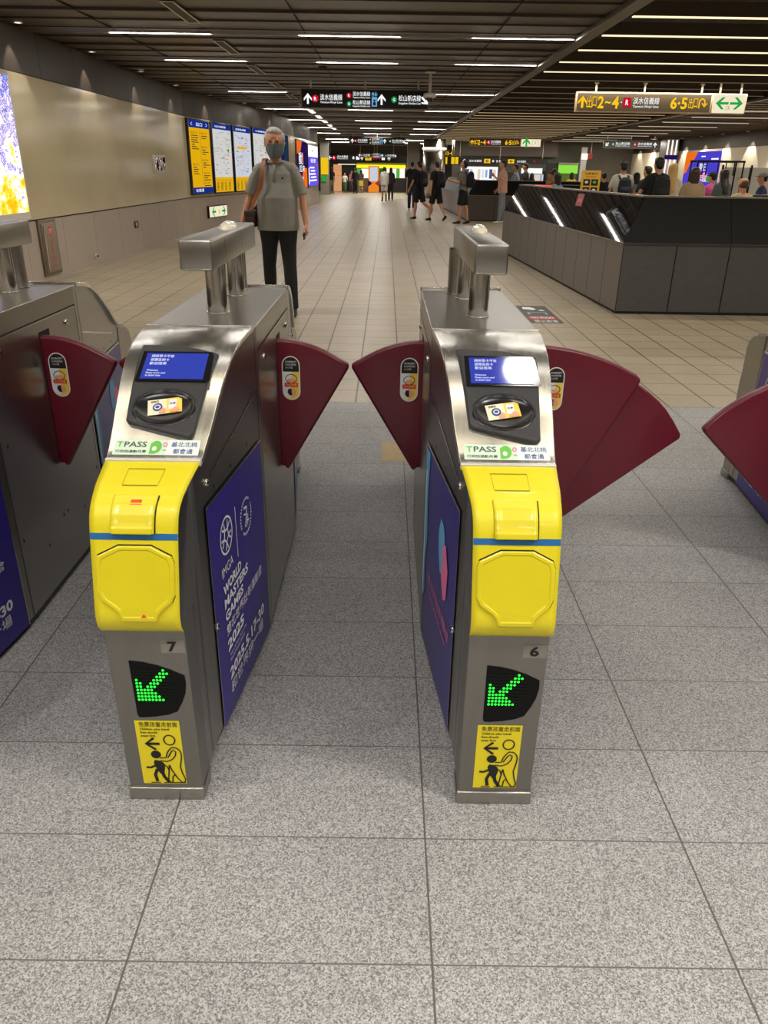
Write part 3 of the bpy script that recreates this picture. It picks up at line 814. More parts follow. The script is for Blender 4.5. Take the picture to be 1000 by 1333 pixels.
def tpass(root):
    fn = lambda x, y, h: on_cover(x, y, h)
    a = Art(fn, 0.0006); x0, x1, y0, y1 = -0.098, 0.098, 0.632, 0.672
    def cx(u): return x0 + (x1 - x0) * u
    def cy(v): return y0 + (y1 - y0) * v
    for i in range(4):
        a.rect(cx(0), y0 + (y1 - y0) * i / 4, cx(.62), y0 + (y1 - y0) * (i + 1) / 4, PALEG, 1); a.rect(cx(.62), y0 + (y1 - y0) * i / 4, cx(1), y0 + (y1 - y0) * (i + 1) / 4, PALEW, 1)
    a.text('T', cx(.03), cy(.50), 0.0095 * 1.4, 0.0145, TGREEN, 2, 0.02); a.text('PASS', cx(.115), cy(.50), 0.052, 0.0145, GREY, 2, 0.018)
    a.text('行政院通勤月票', cx(.03), cy(.12), 0.070, 0.0075, INK, 2, 0.006)
    dx, dy = cx(.485), cy(.47)
    a.poly([(dx - .012, dy - .016), (dx + .001, dy - .016)] + [(dx + .001 + .0135 * math.sin(t), dy + .002 - .0165 * math.cos(t)) for t in [PI * k / 10 for k in range(11)]] + [(dx - .004, dy + .0175), (dx - .012, dy + .011)], TGREEN, 2)
    a.disc(dx - .0015, dy - .003, .0055, .006, WHITE, 3)
    a.ring(cx(.595), cy(.68), .0042, .0048, .0022, PINK, 3); a.text('TPASS', cx(.575), cy(.25), 0.009, 0.004, GREY, 3, 0.0)
    a.text('基北北桃', cx(.665), cy(.54), 0.060, 0.0130, NAVY, 2, 0.008); a.text('都會通', cx(.70), cy(.09), 0.045, 0.0130, NAVY, 2, 0.008)
    a.build('fare_sticker', root)

def poster_games(root, sgn, rear=False):
    """indigo event poster on the flank; lettering runs away from the viewer"""
    fn0 = on_side(sgn)
    y0, y1, z0, z1 = (0.61 if rear else 0.658), 1.166, 0.022, 0.680
    # reading direction: +u to the reader's right when facing the flank
    flip = (sgn > 0) == (not rear)
    def fn(u, z, h):
        yy = y0 + u * (y1 - y0)
        if rear: yy = 2 * GMID - yy
        return fn0(yy, z, h + 0.002)
    W = (y1 - y0)
    if sgn > 0 and not rear: g = lambda u, z, h: fn(u, z, h)
    elif sgn > 0 and rear: g = lambda u, z, h: fn(1 - u, z, h)
    elif sgn < 0 and not rear: g = lambda u, z, h: fn(1 - u, z, h)
    else: g = lambda u, z, h: fn(u, z, h)
    return g, W, z0, z1
def build_poster(root, sgn, rear, style):
    g, W, z0, z1 = poster_games(root, sgn, rear)
    a = Art(g, 0.0007)
    nx = 8
    a.rect(0, z0, 1, z1, PANELB, 1, nx, 1)
    for seg in ([(0, z1), (.5, z1), (1, z1)], [(0, z0), (0, z1)], [(1, z0), (1, z1)]): a.stroke([(u, z) for u, z in seg], 0.008, POLISH, 2)
    if style == 'games':
        k = 1.0 / W
        def ring(cx_, cz_, r, wd): a.stroke([(cx_ + r * k * math.cos(2 * PI * i / 28), cz_ + r * math.sin(2 * PI * i / 28)) for i in range(28)], wd, WHITE, 3, closed=True)
        # globe emblem
        cxg, czg, r = 0.26, 0.547, 0.050
        for i in range(28):
            a0, a1 = 2 * PI * i / 28, 2 * PI * (i + 1) / 28
            a.poly([(cxg + (r - .003) * k * math.cos(a0), czg + (r - .003) * math.sin(a0)), (cxg + (r + .003) * k * math.cos(a0), czg + (r + .003) * math.sin(a0)), (cxg + (r + .003) * k * math.cos(a1), czg + (r + .003) * math.sin(a1)), (cxg + (r - .003) * k * math.cos(a1), czg + (r - .003) * math.sin(a1))], WHITE, 3)
        def arc(px, pz, rr, t0, t1, wd=.006):
            n = 10
            for i in range(n):
                a0, a1 = t0 + (t1 - t0) * i / n, t0 + (t1 - t0) * (i + 1) / n
                q = [(px + (rr + s_ * wd / 2) * math.cos(t), pz + (rr + s_ * wd / 2) * math.sin(t)) for t, s_ in ((a0, -1), (a0, 1), (a1, 1), (a1, -1))]
                a.poly([(cxg + x * k, czg + z) for x, z in q], WHITE, 3)
        for j in range(5):
            th = 2 * PI * j / 5 + 0.3
            arc(0.062 * math.cos(th), 0.062 * math.sin(th), 0.047, th + PI - 0.75, th + PI + 0.75)
        a.text('IMGA', 0.15, 0.445, 0.19, 0.028, WHITE, 3, 0.0)
        a.rect(0.425, 0.44, 0.433, 0.59, WHITE, 3)
        # round games emblem: dotted ring of letters and a bird-like figure of strokes
        cx2, cz2, r2 = 0.62, 0.520, 0.052
        for i in range(34):
            if i in (3, 4, 20, 21): continue
            t = 2 * PI * i / 34; c_, s_ = math.cos(t), math.sin(t)
            a.poly([(cx2 + (r2 + o1) * k * math.cos(t + o2), cz2 + (r2 + o1) * math.sin(t + o2)) for o1, o2 in ((-.004, -.05), (.004, -.05), (.004, .05), (-.004, .05))], WHITE, 3)
        for pts, wd in (([(-.018, .030), (.012, .024), (.002, .004)], .007), ([(.002, .004), (-.020, .012)], .005), ([(.002, .004), (-.012, -.03)], .006), ([(.010, .002), (.0, -.034)], .005), ([(.018, .0), (.012, -.03)], .005), ([(.004, -.014), (.026, -.022)], .006)):
            for (xa, za), (xb, zb) in zip(pts, pts[1:]):
                dx, dz = xb - xa, zb - za; l = math.hypot(dx, dz); nx_, nz_ = -dz / l * wd / 2, dx / l * wd / 2
                a.poly([(cx2 + (x_) * k, cz2 + z_) for x_, z_ in ((xa + nx_, za + nz_), (xa - nx_, za - nz_), (xb - nx_, zb - nz_), (xb + nx_, zb + nz_))], WHITE, 3)
        for i, (t, wd) in enumerate((('WORLD', .32), ('MASTERS', .44), ('GAMES', .33))): a.text(t, 0.15, 0.392 - i * 0.040, wd, 0.030, WHITE, 3, 0.035)
        a.text('雙北世界壯年運動會', 0.15, 0.268, 0.72, 0.034, WHITE, 3, 0.006)
        a.text('2025', 0.15, 0.218, 0.30, 0.036, WHITE, 3, 0.035)
        a.text('Taipei & New Taipei City', 0.17, 0.196, 0.32, 0.010, WHITE, 3, 0.0); a.text('World Masters Games', 0.17, 0.180, 0.28, 0.010, WHITE, 3, 0.0)
        a.text('2025.5.17-30', 0.15, 0.126, 0.72, 0.038, WHITE, 3, 0.035); a.text('和世界拚一場', 0.15, 0.078, 0.68, 0.040, WHITE, 3, 0.03)
    else:
        # abstract stand-in artwork: light blue edge band, pink lettering, two plain colour patches
        a.poly([(0.0, z1 - .01), (0.13, z1 - .01), (0.10, .52), (0.13, .40), (0.08, .30), (0.10, .20), (0.0, .15)], CYAN, 3)
        a.poly([(0.02, .60), (0.06, .60), (0.05, .18), (0.02, .2)], PALEW, 4)
        a.text('雙北世界壯年運動會', 0.22, 0.27, 0.68, 0.035, PINK, 3, 0.015, rot=0.0); a.text('WORLD MASTERS GAMES', 0.22, 0.235, 0.6, 0.014, PINK, 3, 0.01)
        a.poly([(.55, .56), (.64, .555), (.70, .50), (.66, .42), (.58, .40), (.52, .45), (.50, .51)], CYAN, 3)
        a.poly([(.64, .50), (.72, .52), (.80, .46), (.78, .37), (.70, .35), (.63, .40)], PINK, 4)
    a.build('event_poster', root)

def sensor_bar(root):
    r = empty_part('sensor_bar', root)
    b = MB(); b.box((-0.042, 1.165 - GMID, 1.165), (0.049, 1.90 - GMID, 1.2465), bevel=0.007, seg=3); b.build('bar_housing', STEEL, r)
    for i, (x, y, rd) in enumerate(((0.003, 1.405, 0.0315), (-0.004, 1.765, 0.030), (-0.022, 1.885, 0.034))):
        b = MB(); b.cyl((x, y - GMID, 1.010), (x, y - GMID, 1.17), rd, n=32, caps=False); b.cyl((x, y - GMID, 1.0135), (x, y - GMID, 1.017), rd + 0.003, n=32)
        b.build('post', POLISH if i < 2 else STEEL, r)
    b = MB()
    for i in range(9):
        pass
    b.sphere((0.014, 1.60 - GMID, 1.244), 0.027, 0.085, 0.026, 24, 14); b.build('lamp_lens', LENS, r)
    a = Art(lambda u, v, h: Vector((0.0492 + h, u - GMID, v)), 0.0004)
    for y in (1.345, 1.62): a.stroke([(y, 1.185), (y, 1.235)], 0.003, GAP, 1)
    a.build('bar_seams', r)
    return r

def leaf(name, root, poly, y, th=0.035, rnd=0.010):
    b = MB(); b.prism([(x, z) for x, z in poly], y - GMID, y + th - GMID, axis='y')
    o = b.build(name, MAROON, root)
    md = o.modifiers.new('bevel', 'BEVEL'); md.width = rnd; md.segments = 4; md.limit_method = 'ANGLE'; md.angle_limit = math.radians(40)
    for p in o.data.polygons: p.use_smooth = True
    return o
STD = [(0.10, 0.893), (0.16, 0.893), (0.19, 0.8915), (0.217, 0.888), (0.25, 0.880), (0.282, 0.869), (0.315, 0.855), (0.347, 0.838), (0.37, 0.825), (0.395, 0.810), (0.399, 0.800), (0.174, 0.418), (0.162, 0.432), (0.10, 0.45)]
WIDEA = [(0.10, 0.893), (0.16, 0.893), (0.22, 0.889), (0.285, 0.882), (0.356, 0.872), (0.41, 0.860), (0.451, 0.848), (0.50, 0.831), (0.534, 0.817), (0.592, 0.788), (0.610, 0.770), (0.60, 0.745), (0.30, 0.150), (0.10, 0.05)]
WIDEB = [(0.10, 0.860), (0.40, 0.84), (0.55, 0.785), (0.62, 0.743), (0.66, 0.716), (0.70, 0.683), (0.73, 0.653), (0.76, 0.615), (0.798, 0.560), (0.795, 0.545), (0.402, 0.224), (0.26, 0.105), (0.10, 0.05)]
WIDEC = [(0.10, 0.85), (0.2, 0.847), (0.3, 0.832), (0.42, 0.795), (0.517, 0.752), (0.57, 0.723), (0.612, 0.694), (0.645, 0.668), (0.672, 0.642), (0.695, 0.615), (0.712, 0.594), (0.704, 0.580), (0.42, 0.308), (0.2, 0.10), (0.10, 0.05)]
def leaf_sticker(lf, x, z, y, sg):
    def fn(u, v, h): return Vector((x + u * 0.031, y - GMID - h, z + v * 0.031))
    a = Art(fn, 0.0005)
    def pill(k, m, l):
        r = k; top = 1.5
        pts = [(r * math.cos(t), top + r * math.sin(t)) for t in [PI * i / 10 for i in range(11)]] + [(r * math.cos(t), -top + r * math.sin(t)) for t in [PI + PI * i / 10 for i in range(11)]]
        a.poly(pts, m, l)
    pill(1.0, WHITE, 1); pill(0.9, CARD, 2)
    a.poly([(0.88 * math.cos(t), 1.5 + 0.88 * math.sin(t)) for t in [PI * i / 10 for i in range(11)]] + [(-0.9, 0.75), (0.9, 0.75)], INK, 3)
    a.poly([(-0.9, 0.75), (0.1, 0.75), (-0.1, -2.3), (-0.45, -2.2), (-0.75, -1.95), (-0.9, -1.5)], WHITE, 3)
    for k in range(3): a.text(('請勿觸碰閘門', '以免夾傷受困', '小心行進')[k], -0.6, 1.75 - 0.32 * k, 1.2 if k < 2 else 0.8, 0.22, WHITE, 4, 0.0)
    # open hand over a bar
    a.ring(0, -0.05, 0.62, 0.50, 0.08, INK, 4, 18); a.disc(0, -0.22, 0.48, 0.22, SKINP, 5, 14)
    a.rect(-0.75, -0.95, 0.75, -0.50, REDP, 6); a.text('小心夾傷', -0.6, -0.86, 1.2, 0.28, CARD, 7, 0.02)
    a.disc(0.05, -1.55, 0.52, 0.42, SKINP, 5, 14); a.poly([(-.35, -1.2), (.0, -1.15), (.05, -1.9), (-.2, -1.95), (-.45, -1.6)], INK, 6)
    a.build('warning_sticker', lf)

def fare_gate(cx, label, number, right='std', left='std', red=(False, False), lposter=None, rposter='games', rot=0):
    root = empty('fare_gate', label, 'ticket gate', (cx, GMID, 0), rot, 'fare gates in the row')
    gate_body(root); slanted_cover(root); slanted_cover(root, True); reader(root); reader(root, True)
    yellow_cover(root, *red); front_graphics(root, number); tpass(root)
    build_poster(root, 1, False, rposter); build_poster(root, 1, True, 'plain'); build_poster(root, -1, False, 'plain'); build_poster(root, -1, True, 'games')
    sensor_bar(root)
    Y = 1.60
    for sg, kind in ((1, right), (-1, left)):
        if kind == 'std':
            lf = leaf('barrier_leaf', root, [(sg * x, z) for x, z in STD], Y); leaf_sticker(lf, sg * 0.197, 0.760, Y, sg)
        elif kind == 'wide':
            lf = leaf('barrier_leaf', root, [(sg * x, z) for x, z in WIDEA], Y); leaf_sticker(lf, sg * 0.310, 0.735, Y, sg)
            leaf('rear_barrier_leaf', root, [(sg * x, z) for x, z in WIDEB], Y + 0.040, th=0.03)
        elif kind == 'wideB':
            leaf('barrier_leaf', root, [(sg * x, z) for x, z in WIDEC], Y)
        # slot the leaf slides out of
        b = MB(); b.box((sg * 0.1512 - 0.0006, Y - 0.006 - GMID, 0.45), (sg * 0.1512 + 0.0006, Y + 0.08 - GMID, 0.905)); b.build('leaf_slot', GAP, root)
    return root
fare_gate(-0.6305, 'steel ticket gate numbered 7 with a yellow front, white lettered indigo poster on its flank', '7', red=(True, True))
fare_gate(0.173, 'steel ticket gate numbered 6 with a yellow front, beside the wide passage', '6', right='wide')
fare_gate(-1.434, 'steel ticket gate cut off by the left edge, nearest to the beige wall', '8')
fare_gate(1.742, 'steel ticket gate across the wide passage, cut off by the right edge', '5', left='wideB')
# ------------------------------------------------------------------ wall washers, downlights and ceiling fixtures
FIX = mat('fixture white', '#D8D4CB', 0.4); FIXD = mat('fixture dark', '#1B1917', 0.5)
GDOWN = glow('downlight glow', '#FFF6E6', 6.0)
def downlight(x, y, label, grp, r=0.055, power=0, tgt=None, ang=60, z=2.945, col=WARM):
    root = empty('downlight', label, 'ceiling light', (x, y, z), 0, grp)
    b = MB(); b.lathe([(r + .008, .02), (r + .018, -.004), (r + .012, -.007), (r, -.004), (r - .002, .004)], 20); b.build('trim_ring', FIX, root)
    b = MB(); b.cyl((0, 0, 0.001), (0, 0, 0.012), r, n=20); b.build('diffuser', GDOWN, root)
    if power: spot('washer_light', (x, y, z - 0.01), tgt, power, ang, col, 0.12, 0.02)
k = 0
for i in range(-5, 4):
    y = 9.55 + i * 2.46
    downlight(-4.49, y, 'small round downlight close to the beige wall', 'downlights along the beige wall', 0.04, 34, (-4.50, y, 0.3), 66)
for (x, y) in ((-4.27, 19.2), (-3.88, 21.6), (-3.43, 24.2), (-3.34, 26.4), (-3.27, 28.6), (-3.20, 30.8), (-3.14, 33.0), (-3.08, 35.2)):
    downlight(x, y, 'small round downlight above the posters and maps', 'downlights above the posters', 0.04, 36, (x - 0.12, y, 0.3), 66)
for i in range(14):
    y = 20.0 + i * 2.4
    downlight(13.82, y, 'small round downlight close to the far pale wall', 'downlights along the far pale wall', 0.045, 170, (13.88, y, 0.4), 78)
for (x, y) in ((12.9, 40.5), (12.9, 43.0)):
    downlight(x, y, 'bright round ceiling lamp before the pale wall', 'bright lamps before the pale wall', 0.14, 0)
# linear luminaires over the gates
for sx in (-2.9, -0.75, 1.4):
    root = empty('linear_lamp', 'long frosted ceiling luminaire above the ticket gates', 'ceiling light', (sx, 1.22, 2.875), 0, 'frosted luminaires above the gates')
    b = MB(); b.box((-1.0, -0.16, 0.0), (1.0, 0.16, 0.035)); b.build('lamp_diffuser', glow('frosted lamp glow', '#FFF3DC', 3.6), root)
    b = MB(); b.box((-1.02, -0.18, 0.035), (1.02, 0.18, 0.05)); b.build('lamp_housing', FIX, root)
# ring lamp over the gates (its reflection shows in the screen of gate 6)
root = empty('ring_lamp', 'round white ceiling lamp above the ticket gates', 'ceiling light', (0.62, 1.765, 2.915))
b = MB(); b.cyl((0, 0, 0), (0, 0, 0.03), 0.105, n=40); b.build('diffuser', glow('ring lamp glow', '#FFF8EE', 20.0), root)
b = MB(); b.lathe([(0.13, 0.03), (0.13, -0.01), (0.115, -0.01), (0.108, 0.002)], 40); b.build('rim', FIX, root)

# downlight rows that light the floor
def floorspots():
    for y, x, pw in ((-2.6, -0.9, 110), (-2.4, 1.4, 110), (-0.6, -2.2, 70), (-0.5, 2.6, 90), (-0.2, 1.5, 34), (3.4, 0.6, 7), (4.6, -2.0, 30), (4.8, 2.6, 60), (7.2, -2.2, 60), (7.45, 0.8, 60),
                     (10, -2.4, 80), (10.2, 0.8, 80), (13.5, -1.2, 110), (17.5, -1.0, 130), (22, -1.0, 150), (27, -0.8, 170), (32.5, -0.8, 190), (38, -0.6, 220), (44, -0.6, 240), (50, 0, 260)):
        if x > 2.2: x = 2.0
        root = empty('downlight', 'round recessed ceiling downlight among the bronze ceiling panels', 'ceiling light', (x, y, 2.945), 0, 'recessed downlights over the concourse')
        bb = MB(); bb.lathe([(.07, .02), (.078, -.004), (.07, -.006), (.06, .012)], 18); bb.build('trim_ring', FIXD, root)
        bb = MB(); bb.cyl((0, 0, 0.012), (0, 0, 0.02), .06, n=18); bb.build('diffuser', FIX, root)
        spot('downlight_lamp', (x, y, 2.92), (x, y, 0), pw, 118, NEUT, 0.7, 0.06)
floorspots()

# slot diffusers in the ceiling
ALU = mat('aluminium frame', '#DDD6C8', 0.45, 0.1); MESHD = mat('dark mesh', '#3A322A', 0.6, bump=0.6, bscale=400)
for i in range(0, 11):
    yc = 8.72 + i * 2.6
    root = empty('air_diffuser', 'long ceiling slot diffuser with a pale frame', 'air vent', (-2.36, yc, 2.94), 0, 'slot diffusers in the ceiling')
    b = MB(); b.box((-0.07, -0.62, 0.0), (0.07, 0.62, 0.02)); b.build('mesh_panel', MESHD if i < 6 else GLN, root)
    b = MB()
    for sx in (-1, 1): b.box((sx * 0.066 - 0.007, -0.63, -0.008), (sx * 0.066 + 0.007, 0.63, 0.0))
    for sy in (-1, 1): b.box((-0.073, sy * 0.62 - 0.007, -0.008), (0.073, sy * 0.62 + 0.007, 0.0))
    b.build('diffuser_frame', ALU, root)
GLT = glow('tan strip glow', '#E6C493', 0.62); GLDIM = glow('faint strip glow', '#C8B090', 0.16)
# warm lit strips hanging in the dark ceiling void
for i in range(-8, 37):
    y0 = 8.65 + i * 1.27
    if not (-1 < y0 < 55): continue
    lit = y0 > -1
    root = empty('strip_light', 'long warm white strip light hung across the dark ceiling void', 'ceiling light', (5.2, y0, 2.955), 0, 'warm strip lights in the ceiling void')
    b = MB(); b.box((-2.7, -0.025, 0.004), (2.7, 0.025, 0.022)); b.build('strip_housing', BAFF, root)
    b = MB(); b.box((-2.7, -0.030, -0.004), (2.7, 0.030, 0.006)); b.build('strip_diffuser', GLW if y0 < 14.5 else (GLT if y0 > 23 else GLDIM), root)
for i in range(0, 14):
    y0 = 11.2 + i * 2.6
    root = empty('strip_light', 'slim strip light in the ceiling before the far pale wall', 'ceiling light', (11.0, y0, 2.935), 0, 'slim strip lights on the far side')
    b = MB(); b.box((-2.2, -0.012, 0), (0.6, 0.012, 0.015)); b.build('strip_diffuser', glow('dim strip glow', '#FFE9C8', 0.7), root)

# ------------------------------------------------------------------ hanging signs
SFACE = mat('sign face black', '#161514', 0.35); SFRAME = mat('sign frame', '#8E867A', 0.35, 0.7)
YFACE = mat('sign face bronze', '#4A3F2E', 0.4, 0.0); YFRAME = mat('sign frame pale', '#D8BE98', 0.4, 0.3)
LW = glow('sign white letters', '#FFFFFF', 1.0); LY = glow('sign yellow letters', '#FFC81E', 1.0); LR = glow('sign red disc', '#D0142C', 0.9); LG = glow('sign green disc', '#0E8A4A', 0.9)
LBG = glow('exit sign panel', '#F7ECCB', 0.95); LGR = glow('exit sign green', '#28A84C', 0.9); LCY = glow('lift sign blue', '#6FB4E6', 0.8); LYB = glow('yellow sign box', '#F5C81C', 0.95)
def sign_box(root, x0, x1, z0, z1, frame, face, th=0.10, fr=0.02, posts=(), top=2.97):
    b = MB(); b.box((x0, 0, z0), (x1, th, z1), bevel=0.004); b.build('sign_frame', frame, root)
    b = MB(); b.box((x0 + fr, -0.003, z0 + fr), (x1 - fr, 0.002, z1 - fr)); b.build('sign_face', face, root)
    for px in posts:
        b = MB(); b.cyl((px, th / 2, z1 - 0.005), (px, th / 2, top), 0.018, n=12); b.cyl((px, th / 2, 2.93), (px, th / 2, 2.955), 0.04, n=14); b.build('hanger', FIX, root)
def running_man(a, X, Z, s, m):
    a.disc(X(0), Z(0.72), .1 * s, .1 * s, m, 3, 10)
    for p in ([(-.05, .55), (.0, .2)], [(.0, .2), (.3, .0), (.2, -.35)], [(.0, .2), (-.25, -.05), (-.5, -.3)], [(-.05, .5), (.3, .35)], [(-.05, .5), (-.35, .25)]):
        a.stroke([(X(u), Z(v)) for u, v in p], .13 * s, m, 3)
def art_at(y): return Art(lambda x, z, h: Vector((x, y - h, z)), 0.0012)
def line_name(a, x, z, w, h, cn, en, m=None, gap=0.04):
    a.text(cn, x, z + h * 0.36, w, h * 0.60, LW, 3, 0.02); a.text(en, x, z, w, h * 0.27, LW, 3, 0.01)
def badge(a, x, z, r, m, ch):
    a.disc(x, z, r, r, m, 2, 20); a.text(ch, x - r * .38, z - r * .48, r * .76, r * .96, LW, 3, 0.03)
R_CN, R_EN, G_CN, G_EN = '淡水信義線', 'Tamsui-Xinyi Line', '松山新店線', 'Songshan-Xindian Line'
def dark_sign(x0, y, w, label, z0=2.455, h=0.335, hang=True, detail=True, flip=False):
    root = empty('direction_sign', label, 'sign', (x0, y, 0), 0, None)
    sign_box(root, 0, w, z0, z0 + h, SFRAME, SFACE, fr=0.018, posts=(0.18, w * .5, w - 0.2) if hang else ())
    a = art_at(-0.003); W = w / 2.41; c = z0 + h / 2
    if flip:
        a.arrow(0.16 * W, c - .01, 0.19, -3 * PI / 4, LW, 2, .22); badge(a, .42 * W, c, .07, LG, 'G'); line_name(a, .53 * W, c - .095, .62 * W, .19, G_CN, G_EN)
        badge(a, 1.38 * W, c, .07, LR, 'R'); line_name(a, 1.49 * W, c - .095, .62 * W, .19, R_CN, R_EN); a.arrow(2.25 * W, c, .2, PI / 2, LW, 2, .22)
        a.build('sign_lettering', root); return root
    a.arrow(0.13 * W, c, 0.18, PI / 2, LW, 2, 0.2); badge(a, 0.27 * W, c, 0.062, LR, 'R'); line_name(a, 0.36 * W, c - .085, 0.42 * W, 0.17, R_CN, R_EN)
    badge(a, 0.905 * W, c + .06, 0.046, LR, 'R'); badge(a, 0.905 * W, c - .08, 0.046, LG, 'G')
    line_name(a, 0.975 * W, c + .008, 0.33 * W, 0.125, R_CN, R_EN); line_name(a, 0.975 * W, c - .135, 0.33 * W, 0.125, G_CN, G_EN)
    a.rect(1.335 * W, c - .12, 1.435 * W, c + .04, LCY, 2); a.disc(1.385 * W, c - .02, .02, .02, SFACE, 3, 10); a.rect(1.36 * W, c - .1, 1.41 * W, c - .045, SFACE, 3)
    a.arrow(1.36 * W, c + .085, 0.075, PI / 2, LCY, 2, .25); a.arrow(1.41 * W, c + .085, 0.075, -PI / 2, LCY, 2, .25)
    a.arrow(1.52 * W, c, 0.18, PI / 2, LW, 2, 0.2); badge(a, 1.755 * W, c, 0.055, LG, 'G'); line_name(a, 1.84 * W, c - .085, 0.42 * W, 0.17, G_CN, G_EN)
    a.arrow(2.335 * W, c - .01, 0.17, -PI / 4, LW, 2, 0.22)
    a.build('sign_lettering', root)
    return root
def exit_panel(root, x0, x1, z0, z1, kind):
    b = MB(); b.box((x0, 0, z0), (x1, 0.1, z1), bevel=0.004); b.build('exit_frame', YFRAME, root)
    b = MB(); b.box((x0 + .015, -0.003, z0 + .015), (x1 - .015, 0.002, z1 - .015)); b.build('exit_panel', LBG, root)
    a = art_at(-0.003); w = x1 - x0; cx_ = (x0 + x1) / 2; c = (z0 + z1) / 2; h = z1 - z0
    if kind == 'both':
        a.arrow(cx_ - w * .21, c + h * .03, w * .38, PI, LGR, 2, .17); a.arrow(cx_ + w * .21, c + h * .03, w * .38, 0, LGR, 2, .17)
        running_man(a, lambda u: cx_ + u * .05, lambda v: c - h * .26 + v * .045, .05, GREY); a.stroke([(cx_ - .05, c - h * .34), (cx_ - .05, c - h * .12), (cx_ + .02, c - h * .12)], .006, GREY, 3)
    else:
        a.arrow(cx_ - w * .22, c, w * .44, PI / 2, LGR, 2, .2); a.stroke([(cx_ + w * .08, c - h * .3), (cx_ + w * .08, c + h * .28), (cx_ + w * .38, c + h * .28), (cx_ + w * .38, c - h * .3)], .014, LGR, 2)
        running_man(a, lambda u: cx_ + w * .23 + u * .08, lambda v: c - .02 + v * .09, .09, LGR)
    a.build('exit_pictogram', root)
def exit_sign(x0, y, w, label, z0=2.455, h=0.335, ex=0.56, kind='both'):
    root = empty('exit_direction_sign', label, 'sign', (x0, y, 0))
    sign_box(root, 0, w, z0, z0 + h, YFRAME, YFACE, fr=0.022, posts=(0.36 * w / 2.5, w * .5, w - 0.2), top=3.56)
    a = art_at(-0.003); c = z0 + h / 2; W = w / 2.5
    a.arrow(0.12 * W, c, 0.20, PI / 2, LY, 2, 0.22); a.text('出', .20 * W, c - .10, .10 * W, .2, LY, 2, 0.03); a.text('口', .305 * W, c - .08, .075 * W, .17, LY, 2, 0.03)
    a.text('2', .40 * W, c - .105, .115 * W, .205, LY, 2, 0.03); a.text('~', .535 * W, c - .03, .11 * W, .05, LY, 2, 0.03); a.text('4', .665 * W, c - .105, .125 * W, .205, LY, 2, 0.03); a.disc(.835 * W, c, .012, .012, LW, 2, 8)
    a.rect(.94 * W - .075, c - .08, .94 * W + .075, c + .08, LR, 2); a.text('R', .94 * W - .028, c - .045, .056, .09, LW, 3, .03)
    line_name(a, 1.05 * W, c - .095, .48 * W, .19, R_CN, R_EN)
    a.text('6·5', 1.74 * W, c - .10, .31 * W, .20, LY, 2, .03); a.text('出', 2.075 * W, c - .09, .085 * W, .18, LY, 2, .03); a.text('口', 2.17 * W, c - .075, .07 * W, .16, LY, 2, .03)
    # turn-back arrow
    W0 = W; O_ = -.045 * W
    q = [(2.315 * W, c - .08)] + [(2.365 * W - .05 * W * math.cos(t), c + .02 + .055 * math.sin(t)) for t in [PI * i / 8 for i in range(9)]] + [(2.415 * W, c - .03)]
    a.stroke([(x_ + O_, z_) for x_, z_ in q], .024, LY, 2); a.stroke([(x_ + O_, z_) for x_, z_ in ((2.365 * W, c + .005), (2.415 * W, c - .055), (2.46 * W, c + .005))], .022, LY, 2)
    a.build('sign_lettering', root)
    if ex:
        exit_panel(root, w + 0.01, w + 0.01 + ex, z0, z0 + h, kind)
        for px in (w + .14, w + ex - .1):
            b = MB(); b.cyl((px, .05, z0 + h - 0.005), (px, .05, 3.56), 0.018, n=12); b.build('hanger', FIX, root)
    return root
dark_sign(-1.755, 15.3, 2.41, 'black hanging sign with white line names and arrows, the nearest one')
exit_sign(3.385, 15.1, 2.53, 'long bronze hanging sign reading 2~4 and 6·5 in yellow, the largest one', kind='both', ex=0.63)
dark_sign(-1.90, 38.6, 2.62, 'black hanging sign with line names hung behind the largest black one')
exit_sign(3.66, 38.0, 2.35, 'bronze hanging sign with yellow numbers behind the security camera, second in depth', kind='up', ex=0.92)
dark_sign(9.82, 38.0, 2.55, 'black hanging sign with line names over the queue by the pale wall', flip=True)
dark_sign(-2.1, 55.2, 2.6, 'small faraway black sign hanging over the shopfronts', z0=2.13, h=0.25, hang=True)
exit_sign(3.35, 52.0, 1.9, 'small faraway bronze sign with yellow numbers above the round column', z0=2.22, h=0.36, ex=.55, kind='up')
dark_sign(9.2, 52.0, 2.7, 'small faraway black sign with line names right of the yellow ones', z0=2.22, h=0.30, flip=True)

# CCTV camera
root = empty('security_camera', 'grey security camera on a ceiling pole beside the nearest black sign', 'security camera', (0.60, 13.85, 0))
CAMG = mat('camera grey', '#DAD5C8', 0.45)
b = MB(); b.cyl((0, 0, 2.62), (0, 0, 2.95), 0.025, n=14); b.build('pole', CAMG, root)
b = MB(); b.cyl((0, 0, 2.925), (0, 0, 2.95), 0.09, n=20); b.build('ceiling_plate', CAMG, root)
b = MB(); b.tube([(0, 0, 2.63), (0, 0, 2.62), (0, 0, 2.56), (0, 0, 2.55)], [0.05, 0.10, 0.115, 0.07], n=24); b.build('camera_housing', CAMG, root)
b = MB(); b.sphere((0, 0, 2.545), 0.06, n=18); b.build('dome', GLOSS, root)

# ------------------------------------------------------------------ left wall fixtures
def wall_art(P0, t, n):
    """u along the wall, z up, towards the room"""
    P0 = Vector((P0[0], P0[1], 0)); t = Vector((t[0], t[1], 0)).normalized(); n = Vector((n[0], n[1], 0)).normalized()
    return lambda u, z, h: P0 + t * u + n * h + Vector((0, 0, z))
